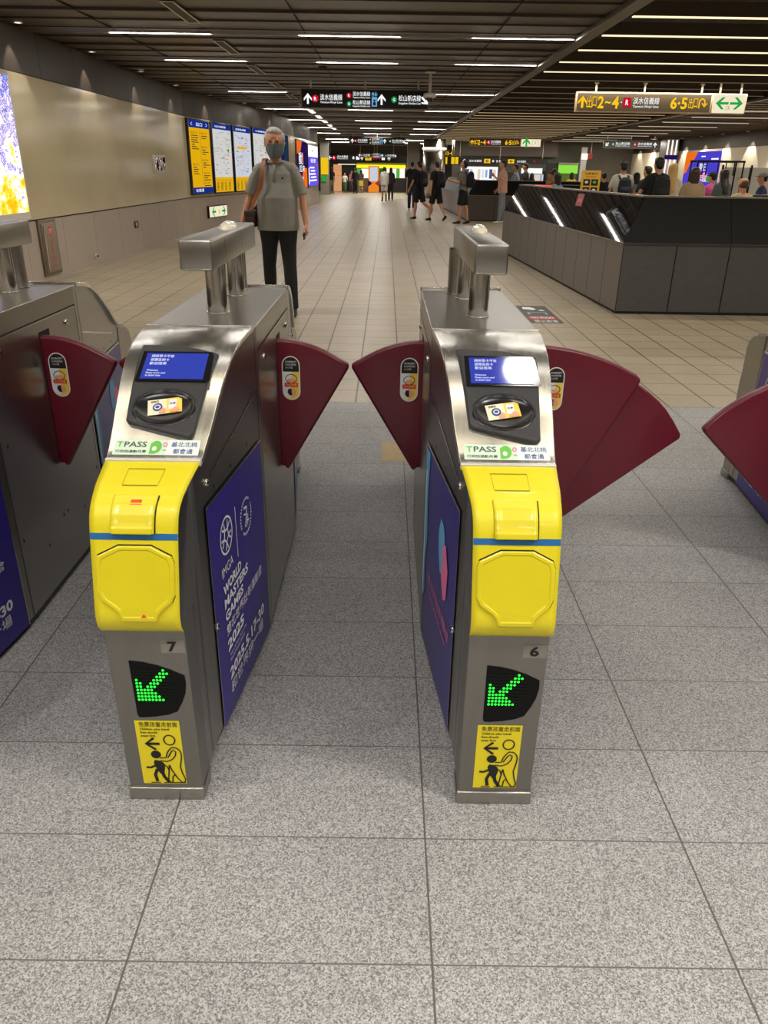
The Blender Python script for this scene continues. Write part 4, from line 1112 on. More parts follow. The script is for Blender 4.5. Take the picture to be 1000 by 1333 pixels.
# near light box with a flower picture (only its end shows)
def pict_mat(name, cols, scale, strength, seed=0.0, dist=0.6):
    m = bpy.data.materials.new(name); m.use_nodes = True; N = m.node_tree.nodes; L = m.node_tree.links; N.remove(N['Principled BSDF'])
    tc = N.new('ShaderNodeTexCoord'); mp = N.new('ShaderNodeMapping'); mp.inputs['Location'].default_value = (seed, seed, seed); mp.inputs['Scale'].default_value = (scale,) * 3
    L.new(tc.outputs['Object'], mp.inputs[0]); n = N.new('ShaderNodeTexNoise'); n.inputs['Scale'].default_value = 1.0; n.inputs['Detail'].default_value = 6; n.inputs['Roughness'].default_value = dist
    L.new(mp.outputs[0], n.inputs['Vector']); r = N.new('ShaderNodeValToRGB'); r.color_ramp.interpolation = 'CONSTANT'
    e = r.color_ramp.elements
    for i, (p_, c_) in enumerate(cols):
        q = e[i] if i < 2 else e.new(p_)
        q.position = p_; q.color = (*rgb(c_), 1)
    L.new(n.outputs[0], r.inputs[0]); em = N.new('ShaderNodeEmission'); em.inputs[1].default_value = strength
    L.new(r.outputs[0], em.inputs[0]); L.new(em.outputs[0], N['Material Output'].inputs[0]); return m
root = empty('light_box', 'backlit flower advertisement in white, purple and yellow at the left edge', 'advertisement', (-4.62, 8.2, 0))
b = MB(); b.box((0.0, -1.25, 0.80), (0.05, 1.03, 2.42)); b.build('box_frame', ALU, root)
b = MB(); b.box((0.045, -1.18, 0.88), (0.053, 1.0, 2.36)); o = b.build('picture_panel', None, root)
m = bpy.data.materials.new('flower picture'); m.use_nodes = True; N = m.node_tree.nodes; L = m.node_tree.links; N.remove(N['Principled BSDF'])
g = N.new('ShaderNodeNewGeometry'); s_ = N.new('ShaderNodeSeparateXYZ'); L.new(g.outputs['Position'], s_.inputs[0])
n1 = N.new('ShaderNodeTexNoise'); n1.inputs['Scale'].default_value = 7; n1.inputs['Detail'].default_value = 8; n1.inputs['Roughness'].default_value = 0.75
mr = N.new('ShaderNodeMapRange'); mr.inputs[1].default_value = .88; mr.inputs[2].default_value = 2.36; L.new(s_.outputs[2], mr.inputs[0])
ma = N.new('ShaderNodeMath'); ma.operation = 'MULTIPLY_ADD'; ma.inputs[1].default_value = 2.2; L.new(n1.outputs[0], ma.inputs[0])
ms = N.new('ShaderNodeMath'); ms.operation = 'MULTIPLY_ADD'; ms.inputs[1].default_value = 0.55; ms.inputs[2].default_value = -0.95; L.new(mr.outputs[0], ms.inputs[0]); L.new(ms.outputs[0], ma.inputs[2])
r = N.new('ShaderNodeValToRGB'); e = r.color_ramp.elements; e[0].position = 0; e[0].color = (*rgb('#E7A60E'), 1); e[1].position = .18; e[1].color = (*rgb('#F6D13A'), 1)
for p_, c_ in ((.30, '#FFF7DD'), (.42, '#FFFFFF'), (.50, '#5A2FA8'), (.62, '#EDE4FA'), (.70, '#4B2AA0'), (.85, '#7FA6F0')):
    q = e.new(p_); q.color = (*rgb(c_), 1)
L.new(ma.outputs[0], r.inputs[0]); em = N.new('ShaderNodeEmission'); em.inputs[1].default_value = 1.5; L.new(r.outputs[0], em.inputs[0]); L.new(em.outputs[0], N['Material Output'].inputs[0])
o.data.materials.append(m)
# small display window in the enamel wall
root = empty('wall_display', 'small lit display window set in the beige wall', 'display', (-4.62, 15.15, 0))
b = MB(); b.box((0, -0.02, 1.30), (0.03, 0.80, 1.62), bevel=0.004); b.build('display_frame', FIX, root)
b = MB(); b.box((0.028, 0.02, 1.34), (0.034, 0.76, 1.585)); b.build('display_glass', pict_mat('display picture', ((0, '#120D0C'), (.42, '#3A2420'), (.5, '#B9A79A'), (.56, '#241A18'), (.62, '#F4EEE6')), 6, 0.9), root)
# emergency exit sign low on the wall
root = empty('wall_exit_sign', 'small green and white exit sign low on the wall under the posters', 'sign', (-4.64 + .167, 18.9, 0), 0)
tA = Vector((-3.55 + 4.64, 24.5 - 17.9, 0)).normalized(); nA = Vector((tA.y, -tA.x, 0)); angA = math.atan2(tA.y, tA.x) - PI / 2
b = MB(); b.box((0, 0, 0.27), (0.05, 1.25, 0.55), bevel=0.004); o = b.build('sign_frame', FIXD, root)
b = MB(); b.box((0.048, 0.03, 0.29), (0.056, 1.22, 0.53)); b.build('sign_face', LBG, root)
a = Art(lambda u, z, h: Vector((0.057 + h, u, z)), 0.001); a.arrow(0.3, 0.41, 0.26, PI, LGR, 2, .2); running_man(a, lambda u: .66 + u * .1, lambda v: .38 + v * .1, .1, LGR); a.arrow(0.98, 0.41, 0.26, 0, LGR, 2, .2); a.build('sign_pictogram', root)
root.rotation_euler = (0, 0, angA)
# hydrant cabinet
root = empty('hydrant_cabinet', 'steel fire hydrant cabinet with red lettering set low in the wall', 'cabinet', (-4.64, 9.5, 0))
HYD = mat('hydrant cabinet paint', '#94826C', 0.4, 0.3)
b = MB(); b.box((-0.002, 0, 0.06), (0.03, 0.55, 0.765), bevel=0.004); b.build('cabinet_frame', mat('cabinet frame', '#75685A', 0.4, 0.4), root)
b = MB(); b.box((0.026, 0.06, 0.10), (0.042, 0.50, 0.72), bevel=0.004); dr = b.build('cabinet_door', HYD, root)
b = MB(); b.box((0.04, 0.075, 0.14), (0.055, 0.10, 0.69)); b.build('door_handle', POLISH, dr)
a = Art(lambda u, z, h: Vector((0.043 + h, u, z)), 0.0008); a.rect(.25, .56, .34, .67, REDP, 1); a.text('119', .265, .58, .06, .07, WHITE, 2, .02)
for k, ch in enumerate('消防栓'): a.text(ch, .265, .44 - k * .10, .06, .065, REDP, 2, .03)
a.text('HYDRANT', .22, .16, .14, .025, REDP, 2, 0.01)
a.build('cabinet_lettering', dr)
for (y, z, lab) in ((13.6, 0.40, 'black power socket low on the beige wall'),):
    root = empty('wall_socket', lab, 'socket', (-4.64, y, z)); b = MB(); b.box((0, 0, 0), (0.02, .20, .11), bevel=.003); b.build('socket_plate', BLK, root); b = MB(); b.cyl((0.02, .05, .055), (0.03, .05, .055), .03, n=12); b.build('socket_insert', ALU, root)
root = empty('wall_valve', 'small white drain valve just above the floor at the wall', 'valve', (-4.64, 11.45, 0.13)); b = MB(); b.cyl((0, 0, 0), (0.03, 0, 0), 0.035, n=14); b.build('valve_plate', FIX, root); b = MB(); b.cyl((0.03, 0, 0), (0.05, 0, 0), .015, n=10); b.build('valve_knob', FIXD, root)

# wall posters -------------------------------------------------------
PY = glow('poster yellow', '#F2B90F', 0.85); PW = glow('poster white', '#E6E6E4', 0.78); PBLUE = glow('poster blue', '#16308E', 0.9); PINKS = mat('poster ink', '#3B3222', 0.6); PLB = glow('poster pale', '#DCE3EF', 0.8)
POR = glow('poster orange', '#F2701C', 0.95); PNAVY = glow('poster navy', '#241456', 0.9); PPUR = glow('poster purple', '#6A55E0', 1.05); PWH = glow('poster bright white', '#FFFFFF', 1.05); PGR = glow('poster green', '#3DA845', 0.8); PTEAL = glow('poster teal', '#27405A', 0.6)
PFR = mat('poster cabinet frame', '#3A332C', 0.35, 0.5)
def poster(A, B, s0, s1, z0, z1, label, draw, name='wall_poster', cat='poster', frame=0.06):
    A = Vector((*A, 0)); B = Vector((*B, 0)); t = (B - A).normalized(); n = Vector((t.y, -t.x, 0)); W = s1 - s0
    P = A + t * s0 + n * 0.02
    root = empty(name, label, cat, P, math.atan2(t.y, t.x))
    # local frame: x along the wall, -y into the room
    b = MB(); b.box((0, -0.05, z0), (W, 0.0, z1), bevel=0.004); b.build('poster_frame', PFR, root)
    a = Art(lambda u, v, h: Vector((frame + u * (W - 2 * frame), -0.052 - h, z0 + 0.03 + v * (z1 - z0 - 0.06))), 0.0015)
    draw(a, W); a.build('poster_print', root); return root
rs = random.Random(5)
def draw_guide(a, W):
    a.rect(0, 0, 1, 1, PY, 1); a.rect(0, .90, 1, 1, PBLUE, 2); a.rect(0, 0, 1, .085, PBLUE, 2)
    a.text('出口', .36, .925, .3, .05, LW, 3, .03); a.arrow(.10, .95, .0001, 0, LW, 3)
    for sx in (.1, .9): a.stroke([(sx, .95), (sx + (.07 if sx < .5 else -.07), .97)], .006, LW, 3); a.stroke([(sx, .95), (sx + (.07 if sx < .5 else -.07), .93)], .006, LW, 3)
    a.text('往捷運', .12, .02, .4, .045, LW, 3, .03)
    a.rect(.5, .12, .51, .86, PINKS, 2)
    for x0, rows in ((.06, (.85, .42)), (.55, (.85, .66, .48, .30, .16))):
        for r0 in rows:
            a.text('出口' + str(rs.randint(1, 8)), x0, r0 - .03, .3, .03, PINKS, 3, .02)
            for j in range(rs.randint(2, 9)):
                z = r0 - .06 - j * .03
                if z > (.46 if r0 > .5 and x0 < .3 else (.12 if x0 < .3 else r0 - .14)): a.rect(x0 + .02, z, x0 + .02 + rs.uniform(.15, .36), z + .012, PINKS, 2)
def draw_map(style):
    def d(a, W):
        base = PW if style != 1 else PLB
        a.rect(0, 0, 1, 1, base, 1); a.rect(0, .92, 1, 1, PBLUE, 2)
        a.text(('站位置圖', '捷運路網圖', '公車轉乘圖')[style], .12, .945, .6, .03, LW, 3, .03)
        if style < 2: a.rect(0, 0, 1, .22, PY, 2); [a.text('出口' + str(i + 1), .08 + .22 * i, .16, .14, .02, PINKS, 3, .02) for i in range(4)]
        for j in range(40 if style < 2 else 0): a.rect(.05 + .22 * (j % 4), .02 + .013 * (j // 4), .05 + .22 * (j % 4) + rs.uniform(.08, .16), .026 + .013 * (j // 4), PINKS, 3)
        G1 = glow('map road', '#BDBDBD', .7); G2 = glow('map tint', '#E3B9A0', .7)
        for j in range(46):
            x, z = rs.uniform(.04, .9), rs.uniform(.26 if style < 2 else .05, .88)
            if rs.random() < .5: a.stroke([(x, z), (min(.97, x + rs.uniform(.02, .3)), z + rs.uniform(-.03, .03))], .008, G1, 2)
            else: a.stroke([(x, z), (x + rs.uniform(-.03, .03), min(.9, z + rs.uniform(.03, .12)))], .008, G1, 2)
        for j in range(34):
            x, z = rs.uniform(.05, .85), rs.uniform(.26 if style < 2 else .05, .86); a.rect(x, z, x + rs.uniform(.03, .10), z + .010, (PINKS, G2, POR, G1)[rs.randint(0, 3)], 3)
        if style == 1:
            a.rect(.15, .66, .72, .70, PY, 4); a.stroke([(.45, .75), (.5, .5), (.55, .35)], .015, POR, 4)
        if style == 0: a.disc(.8, .62, .05, .03, PGR, 4)
    return d
LA, LB_ = (-4.64, 17.9), (-3.55, 24.5); LC = (-3.2, 36.2)
poster(LA, LB_, 0.05, 1.38, 0.82, 2.41, 'yellow exit guide board with blue head and foot, first on the wall', draw_guide, 'guide_board', 'information board')
poster(LA, LB_, 1.48, 2.85, 0.82, 2.41, 'white street map board with a yellow foot right beside the yellow guide', draw_map(0), 'map_board', 'map')
poster(LA, LB_, 2.95, 4.40, 0.82, 2.41, 'pale blue network map board with orange lines', draw_map(1), 'map_board', 'map')
poster(LA, LB_, 4.52, 6.4, 0.82, 2.44, 'white map board directly behind the masked man', draw_map(2), 'map_board', 'map')
def draw_dark(a, W):
    a.rect(0, 0, 1, 1, PTEAL, 1); a.rect(.3, .1, .5, .9, PNAVY, 2); a.rect(.55, .3, .8, .5, PLB, 2)
poster(LB_, LC, 0.5, 2.6, 0.82, 2.41, 'dark teal advertisement on the wall behind the masked man\'s shoulder', draw_dark, 'advertisement', 'advertisement')
def draw_orange(a, W):
    a.rect(0, 0, 1, 1, PNAVY, 1); a.poly([(0, .72), (.35, .78), (.5, 1.0), (0, 1)], POR, 2); a.poly([(.5, 0), (1, 0), (1, .42), (.72, .44), (.5, .3)], POR, 2); a.poly([(0, 0), (.5, 0), (.45, .1), (0, .14)], POR, 2)
    a.text('動', .15, .50, .45, .26, PWH, 3, .05); a.text('起來', .2, .34, .55, .15, PWH, 3, .05); a.text('NEW', .2, .06, .4, .18, PWH, 3, .04); a.rect(.5, .55, .6, .75, POR, 4)
poster(LB_, LC, 4.5, 7.4, 0.72, 2.36, 'navy and orange backlit advertisement with white lettering', draw_orange, 'light_box', 'advertisement')
def draw_purple(a, W):
    a.rect(0, 0, 1, 1, PPUR, 1); a.rect(0, .72, 1, 1, PWH, 2); a.disc(.4, .87, .08, .03, PLB, 3); a.text('優惠', .2, .58, .55, .10, PWH, 3, .05)
    for i in range(5): a.rect(.12 + .1 * (i % 2), .44 - .08 * i, .6 + .06 * i, .48 - .08 * i, PWH, 3)
    a.disc(.75, .53, .10, .04, PINK, 3); a.rect(.0, .05, .08, .45, PWH, 3)
poster(LB_, LC, 7.75, 11.2, 0.72, 2.30, 'purple and white backlit advertisement at the end of the wall', draw_purple, 'light_box', 'advertisement')

# ------------------------------------------------------------------ parapets round the stairs
PAR = mat('grey parapet panels', (0.082, 0.081, 0.083), 0.5, noise=0.12, nscale=14, stretch=(1, 1, 6)); PARB = mat('brown parapet panels', (0.135, 0.115, 0.092), 0.42, noise=0.08, nscale=10, stretch=(1, 1, 6))
PARL = mat('mauve parapet panels', (0.30, 0.26, 0.27), 0.42, noise=0.06, nscale=6)
GRANB = mat('black polished granite', (0.012, 0.011, 0.010), 0.035, noise=0.35, nscale=60, spec=0.40); GRANB2 = mat('black granite dull', (0.010, 0.0095, 0.009), 0.42, noise=0.4, nscale=80, spec=0.12)
CAPM = mat('parapet cap', '#8B8378', 0.3, 0.6)
def parapet(name, label, A, B, inward, miterA, miterB, lower, upper, pitch, ht=1.19, zl=0.74, ins=0.22, th=0.30, capm=CAPM):
    """wall run A->B with a sloping upper half; inward = unit normal pointing away from the walkway"""
    root = empty(name, label, 'parapet', (0, 0, 0))
    A = Vector((*A, 0)); B = Vector((*B, 0)); t = (B - A); Ln = t.length; t.normalize(); n = Vector((*inward, 0))
    def P(s, d, z): q = A + t * s + n * d; return (q.x, q.y, z)
    def end(s, d, z):
        if s < 1e-6: return P(miterA * d, d, z)
        if s > Ln - 1e-6: return P(Ln - miterB * d, d, z)
        return P(s, d, z)
    k = max(1, round(Ln / pitch)); st = [Ln * i / k for i in range(k + 1)]
    b = MB(); b2 = MB(); g = 0.006
    for s0, s1 in zip(st, st[1:]):
        b.quad(P(s0 + g, 0, 0.03), P(s1 - g, 0, 0.03), P(s1 - g, 0, zl - .01), P(s0 + g, 0, zl - .01))
        e0 = (lambda d, z, s=s0: end(s, d, z)); e1 = (lambda d, z, s=s1: end(s, d, z))
    m_ = 2
    for i in range(0, k, m_):
        s0, s1 = st[i], st[min(i + m_, k)]; gg0 = 0 if i == 0 else .003; gg1 = 0 if i + m_ >= k else .003
        q0 = Vector(end(s0, 0.0, zl)); q1 = Vector(end(s1, 0.0, zl)); q2 = Vector(end(s1, ins, ht)); q3 = Vector(end(s0, ins, ht))
        if gg0: q0 += t * gg0; q3 += t * gg0
        if gg1: q1 -= t * gg1; q2 -= t * gg1
        b2.quad(q0, q1, q2, q3)
    b.quad(P(0, .01, 0), P(Ln, .01, 0), P(Ln, .01, zl), P(0, .01, zl), mi=1); b.quad(end(0, th, 0), end(Ln, th, 0), end(Ln, th, ht), end(0, th, ht), mi=0)
    b.quad(P(0, 0, 0), P(0, 0, zl), end(0, th, zl), end(0, th, 0), mi=0); b.quad(P(Ln, 0, 0), P(Ln, 0, zl), end(Ln, th, zl), end(Ln, th, 0), mi=0)
    b.build('lower_panels', [lower, SEAMD], root, fix=False)
    b2.quad(end(0, .012, zl), end(Ln, .012, zl), end(Ln, ins + .012, ht - .004), end(0, ins + .012, ht - .004), mi=1)
    b2.build('granite_slope', [upper, SEAMD], root, fix=False)
    b = MB(); V = [b.bm.verts.new(end(s, d, z)) for s, d, z in ((0, ins - .006, ht), (Ln, ins - .006, ht), (Ln, th + .01, ht), (0, th + .01, ht), (0, ins - .006, ht + .018), (Ln, ins - .006, ht + .018), (Ln, th + .01, ht + .018), (0, th + .01, ht + .018))]
    for f in ((0, 3, 2, 1), (4, 5, 6, 7), (0, 1, 5, 4), (1, 2, 6, 5), (2, 3, 7, 6), (3, 0, 4, 7)): b.bm.faces.new([V[i] for i in f])
    b.build('cap_rail', capm, root)
    b = MB(); b.quad(P(0, -0.008, zl - .02), P(Ln, -0.008, zl - .02), P(Ln, -0.008, zl), P(0, -0.008, zl)); b.quad(P(0, -0.008, zl), P(Ln, -0.008, zl), P(Ln, .004, zl + .004), P(0, .004, zl + .004)); b.build('ledge_strip', BLK if lower is PAR else PARB, root, fix=False)
    return root
parapet('parapet_wall', 'dark grey parapet with sloping black granite top facing the gates', (2.43, 7.62), (7.6, 7.62), (0, 1), 1, 0, PAR, GRANB2, 0.545)
parapet('parapet_wall', 'brown parapet running away beside the walkway, white reflections in its black top', (2.12, 14.6), (2.43, 7.62), (1, 0), 1, 1, PARB, GRANB, 0.58)
parapet('parapet_wall', 'far dark parapet behind the standing man in a pink shirt', (2.38, 24.3), (6.5, 24.3), (0, 1), 1, 0, mat('dark brown parapet panels', (.07, .055, .045), .5), GRANB2, 0.9, ht=1.15)
parapet('parapet_wall', 'far mauve parapet running away behind the men with backpacks', (2.19, 33.4), (2.38, 24.3), (1, 0), 1, 1, PARL, GRANB2, 0.9, ht=1.15)
# red flyer on the slope
def slopept(y, k):  # on the brown parapet slope
    x0 = 2.43 - (y - 7.62) / (14.6 - 7.62) * 0.31
    return Vector((x0 + 0.22 * k - 0.004, y, 0.74 + 0.45 * k + 0.003))
a = Art(lambda y, k, h: slopept(y, k) + Vector((-h * .9, 0, h * .44)), 0.001)
a.poly([(10.15, .60), (9.85, .60), (10.0, .93), (10.3, .93)], mat('flyer red', '#8E3A30', .5), 1); a.text('請勿坐臥', 9.98, .70, .18, .1, PINK, 2, .01)
tag(a.build('flyer', None), 'faded red paper notice stuck on the black granite slope', 'notice')

# ------------------------------------------------------------------ floor markings
a = Art(lambda x, y, h: Vector((x, y, h)), 0.0008)
a.rect(1.40, 6.97, 1.74, 8.08, mat('floor sticker dark', '#4A463B', .5), 1); a.rect(1.42, 7.2, 1.72, 7.4, mat('floor sticker red', '#A83A34', .5), 2)
a.text('禁止飲食', 1.45, 7.02, .25, .14, WHITE, 3, .02); a.text('NO FOOD', 1.45, 7.24, .24, .11, WHITE, 3, .02)
a.stroke([(1.47, 7.5), (1.47, 7.62), (1.66, 7.62), (1.66, 7.5)], .03, CYAN, 2); a.poly([(1.45, 7.85), (1.56, 7.78), (1.60, 7.86), (1.55, 7.98), (1.46, 7.98)], WHITE, 2); a.poly([(1.6, 7.75), (1.68, 7.72), (1.66, 7.82)], WHITE, 2)
tag(a.build('floor_sticker', None), 'dark floor sticker with red and white print beyond gate 6', 'sticker')
a = Art(lambda x, y, h: Vector((x, y, h)), 0.0008); a.rect(-0.12, 2.83, 0.135, 3.145, mat('tan floor patch', '#B59B72', .55, noise=.1, nscale=20), 1)
tag(a.build('floor_patch', None), 'square tan patch stuck on the floor between gates 7 and 6', 'sticker')
# ------------------------------------------------------------------ far end of the concourse
def fx(u, y): return -0.111 + (u - 504) * 0.9123 / 993.6 * (y + 1.0)
def fz(v, u, y): return max(0.0, 1.426 + (220.4 + (u - 504) * 0.0151 - v) * 0.8323 / 993.6 * (y + 1.0))
FAS = mat('grey fascia', '#6A6158', 0.5, 0.2)
YB = 57.0
struct(MB().box((-6, YB - .2, 2.37), (2.0, YB, 2.95)).build('trim_5', FAS))
# long black sign across the end
root = empty('direction_sign', 'very long black sign band across the far shopfronts with a yellow box', 'sign', (0, YB - 0.6, 0))
b = MB(); b.box((-4.4, 0, 1.86), (2.0, 0.12, 2.33)); b.build('sign_face', SFACE, root)
for px in (-4, -1, 1.8):
    b = MB(); b.cyl((px, .06, 2.32), (px, .06, 2.96), .025, n=8); b.build('hanger', FIX, root)
a = art_at(-0.003)
a.arrow(-4.05, 2.1, .26, PI, LW, 2, .25); badge(a, -3.75, 2.1, .13, LR, 'R'); line_name(a, -3.55, 2.0, .75, .26, R_CN, R_EN)
a.text('8', -2.5, 2.02, .14, .18, LW, 2, .03); a.rect(-2.25, 2.0, -2.02, 2.2, LW, 2); a.arrow(-1.85, 2.1, .24, PI / 2, LW, 2, .25)
a.rect(-1.62, 1.96, -1.20, 2.28, LYB, 2); a.text('出', -1.52, 2.03, .2, .18, INK, 3, .03); a.text('2·3·4', -1.1, 2.03, .5, .18, LR, 2, .03); a.rect(-.5, 2.0, -.28, 2.2, LW, 2); a.arrow(0, 2.1, .24, PI / 2, LW, 2, .25)
a.build('sign_lettering', root)
# yellow shop header
LYH = glow('shop header yellow', '#FFE52A', 1.3); LGN = glow('shop green light', '#58B848', 0.9); LWH = glow('shop white light', '#FFF6E8', 1.1); LOR = glow('shop orange light', '#F08A28', 0.95); LPK = glow('shop warm light', '#E8A878', 0.8)
def blk(root, name, u0, v0, u1, v1, y, m, d=0.1):
    um = (u0 + u1) / 2
    b = MB(); b.box((fx(u0, y), y, fz(v1, um, y)), (fx(u1, y), y + d, fz(v0, um, y))); return b.build(name, m, root)
root = empty('shopfront', 'faraway shop with a bright yellow header and green stands', 'shop', (0, 0, 0))
y = 56.2; blk(root, 'header', 464, 214.6, 528, 219, y, LYH); blk(root, 'header_strip', 464, 212.6, 528, 213.8, y, glow('olive strip', '#A8A030', .7))
for i, (u0, u1, m) in enumerate(((464.5, 470, LGN), (470, 480, LWH), (494, 503, glow('shop green dark', '#2C7A3A', .8)), (503, 516, LWH), (516, 520, LGN), (520, 527, LWH))): blk(root, 'display_panel', u0 + .3, 219.5, u1, 232, y + .3, m)
blk(root, 'counter', 494, 233, 527, 253, y + .2, mat('shop counter', '#3B322C', .5)); blk(root, 'counter', 464, 233, 479, 253, y + .2, mat('shop counter beige', '#8B7B66', .5))
root = empty('poster_stand', 'bright white poster in an orange frame before the yellow shop', 'poster', (0, 0, 0)); y = 55.6
blk(root, 'stand_frame', 479.5, 216, 493.5, 253, y, LOR); blk(root, 'poster_print', 481.5, 217.5, 491.5, 236, y - .06, PLB, .05)
a = Art(lambda u, v, h: Vector((fx(u, y), y - h, fz(v, u, y))), 0.001); a.poly([(479.5, 243), (479.5, 234.5), (485, 239)], PNAVY, 2); a.poly([(493.5, 243), (493.5, 234.5), (488, 239)], REDP, 2); a.build('stand_print', root)
root = empty('shopfront', 'faraway shop with warm orange shelves left of the dark doorway', 'shop', (0, 0, 0)); y = 56.4
blk(root, 'shelf_wall', 434, 214, 444.5, 253, y, LPK); blk(root, 'shelf', 434.5, 221, 444, 222, y - .3, LOR, .3); blk(root, 'shelf', 434.5, 228, 444, 229, y - .3, LOR, .3); blk(root, 'light_strip', 440, 213.4, 463, 214.4, y - .3, LWH)
blk(root, 'doorway', 445.5, 215, 463.0, 253, y + .2, BLACK)
# grey pillar and round column
b = MB(); b.box((fx(530, 50), 50, 0), (fx(546, 50), 50.8, 2.95)); o = b.build('pillar_square', FAS); struct(o)
root = empty('round_column', 'round brushed steel column at the end of the walkway', 'column', (2.42, 44.6, 0))
b = MB(); b.cyl((0, 0, 0), (0, 0, 2.945), 0.60, n=40); b.build('column_shaft', STEEL, root)
for z in (1.45, 2.30):
    b = MB(); b.cyl((0, 0, z), (0, 0, z + .025), 0.61, n=40); b.build('joint_band', DKSTEEL, root)
b = MB(); b.tube([(0, 0, 2.42), (0, 0, 2.44), (0, 0, 2.52), (0, 0, 2.54)], [.60, .66, .66, .60], n=40); b.build('light_collar', LWH, root)
# shops on the right behind the far parapet
struct(MB().box((fx(590, 47), 47.2, 2.2), (fx(725, 47), 47.4, 2.95)).build('trim_6', FAS))
struct(MB().box((fx(590, 47), 47.8, 0), (14.1, 48, 2.95)).build('wall_shops', DARKW))
SC = [glow('shop mix %d' % i, c, s) for i, (c, s) in enumerate((('#DDE6F2', 1.0), ('#9FB6DC', .8), ('#F5F5F0', 1.1), ('#C05A6A', .7), ('#E8D9C8', .9), ('#4A6AA8', .7), ('#F0C040', .9)))]
root = empty('shopfront', 'bright shop windows with posters behind the man in the grey shirt', 'shop', (0, 0, 0)); y = 46.5
blk(root, 'window_band', 600, 217, 648, 237, y, SC[2]); blk(root, 'header', 600, 213, 648, 216, y - .05, FAS); blk(root, 'base', 596, 237.5, 650, 268, y - .1, mat('shop base', '#2A2320', .5))
rq = random.Random(11)
for i in range(9):
    u = 601.5 + i * 5.1; blk(root, 'window_poster', u, 218.5 + rq.random() * 3, u + rq.uniform(2.5, 4.2), 231 + rq.random() * 5, y - .05, SC[rq.choice((0, 1, 3, 4, 5, 2))], .04)
blk(root, 'red_sign', 615, 233.5, 625, 236.5, y - .1, glow('red shop sign', '#E04A34', 1.0), .05)
root = empty('shopfront', 'bright white shop window with many colours right of the backpack pair', 'shop', (0, 0, 0))
blk(root, 'window_band', 679, 219, 706, 226, y, SC[2]); blk(root, 'window_poster', 687, 227, 708, 238, y, SC[4]); blk(root, 'base', 679, 238, 708, 268, y, BLK)
for i in range(6): blk(root, 'window_poster', 687 + i * 3.4, 226 + rq.random() * 3, 689.4 + i * 3.4, 237, y - .05, SC[rq.choice((1, 3, 4, 5))], .04)
root = empty('shopfront', 'bright green lit shopfront far back left of the pale wall', 'shop', (0, 0, 0))
blk(root, 'window_band', 727, 215, 752, 226, y, glow('lime light', '#8FE04A', 1.0)); blk(root, 'lower_display', 730, 227, 750, 240, y, glow('dim olive', '#6C7A30', .7)); blk(root, 'base', 712, 240, 752, 268, y, BLK); blk(root, 'dark_frame', 711, 212, 726.5, 268, y + .15, SFACE); blk(root, 'window_frame', 726.5, 212, 753, 214.6, y - .05, SFRAME)
root = empty('direction_sign', 'faraway black sign band with two yellow boxes over the shop windows', 'sign', (0, 46.0, 0))
zt = fz(206.5, 640, 46); zb = fz(213, 640, 46)
b = MB(); b.box((fx(594, 46), 0, zb), (fx(712, 46), .1, zt)); b.build('sign_face', SFACE, root)
for uu in (598, 650, 705):
    b = MB(); b.cyl((fx(uu, 46), .05, zt - .01), (fx(uu, 46), .05, 2.96), .02, n=8); b.build('hanger', FIX, root)
a = art_at(-0.003); h = zt - zb
for uu in (629.5, 660.5):
    a.rect(fx(uu, 46), zb + .02, fx(uu + 8, 46), zt - .02, LYB, 2); a.arrow(fx(uu + 4, 46), (zt + zb) / 2, .2, PI, INK, 3, .2)
for uu, t, w_ in ((640, '8', .1), (645, '2·3·4', .4), (672, R_CN, .5), (694, 'R', .1)): a.text(t, fx(uu, 46), zb + .07, w_, h - .14, LW if t != 'R' else LR, 2, .02)
a.arrow(fx(604, 46), (zt + zb) / 2, .2, PI, LW, 2, .2); a.text(R_CN, fx(610, 46), zb + .07, .7, h - .14, LW, 2, .02)
a.build('sign_lettering', root)
root = empty('number_board', 'yellow lit board with vertical strokes above the far round column', 'sign', (0, 0, 0)); yy = 44
b = MB(); b.cyl((fx(590, 44), 44.09, fz(204, 590, 44)), (fx(590, 44), 44.09, 3.56), .02, n=8); b.build('hanger', FIX, root)
for uu in (579.5, 587, 592): blk(root, 'lit_bar', uu, 204.5, uu + (2.2 if uu < 580 else 4), 213.5, yy, LYB, .05)
blk(root, 'board_back', 578, 203.5, 598, 214.5, yy + .06, SFACE, .06); b = MB(); b.cyl((fx(588, 44), 44.09, fz(204, 588, 44)), (fx(588, 44), 44.09, 2.96), .02, n=8); b.build('hanger', FIX, root)
# pale pillar and little red sign near the pale wall
root = empty('light_pillar', 'pale lit pillar before the queue of people', 'column', (0, 0, 0)); y = 46.9
blk(root, 'shaft', 754.5, 192, 762, 268, y - .4, mat('pale pillar', '#A9A7A6', .4, .3), .3); blk(root, 'lit_cap', 755, 200, 763, 208, y - .5, LWH, .08)
root = empty('lit_sign', 'small red backlit sign by the pale pillar', 'sign', (0, 0, 0)); blk(root, 'sign_face', 764.5, 200, 769, 207, 46.5, glow('dull red', '#B4403C', .8)); b = MB(); b.cyl((fx(767, 46.5), 46.55, fz(201, 767, 46.5)), (fx(767, 46.5), 46.55, 2.96), .02, n=8); b.build('hanger', FIX, root)
# left end beyond the posters: slim column with a green and yellow board
root = empty('notice_column', 'slim pale column with yellow and green notices at the end of the left wall', 'column', (-4.0, 47.6, 0))
b = MB(); b.box((0, 0, 0), (.5, .35, 2.945)); b.build('column_shaft', mat('slim column', '#9A9488', .4, .4), root)
b = MB(); b.box((.04, -.03, 1.1), (.46, 0, 2.0)); b.build('notice_board', LYB, root); b = MB(); b.box((.05, -.05, .72), (.36, -.03, 1.05)); b.build('green_sign', PGR, root)
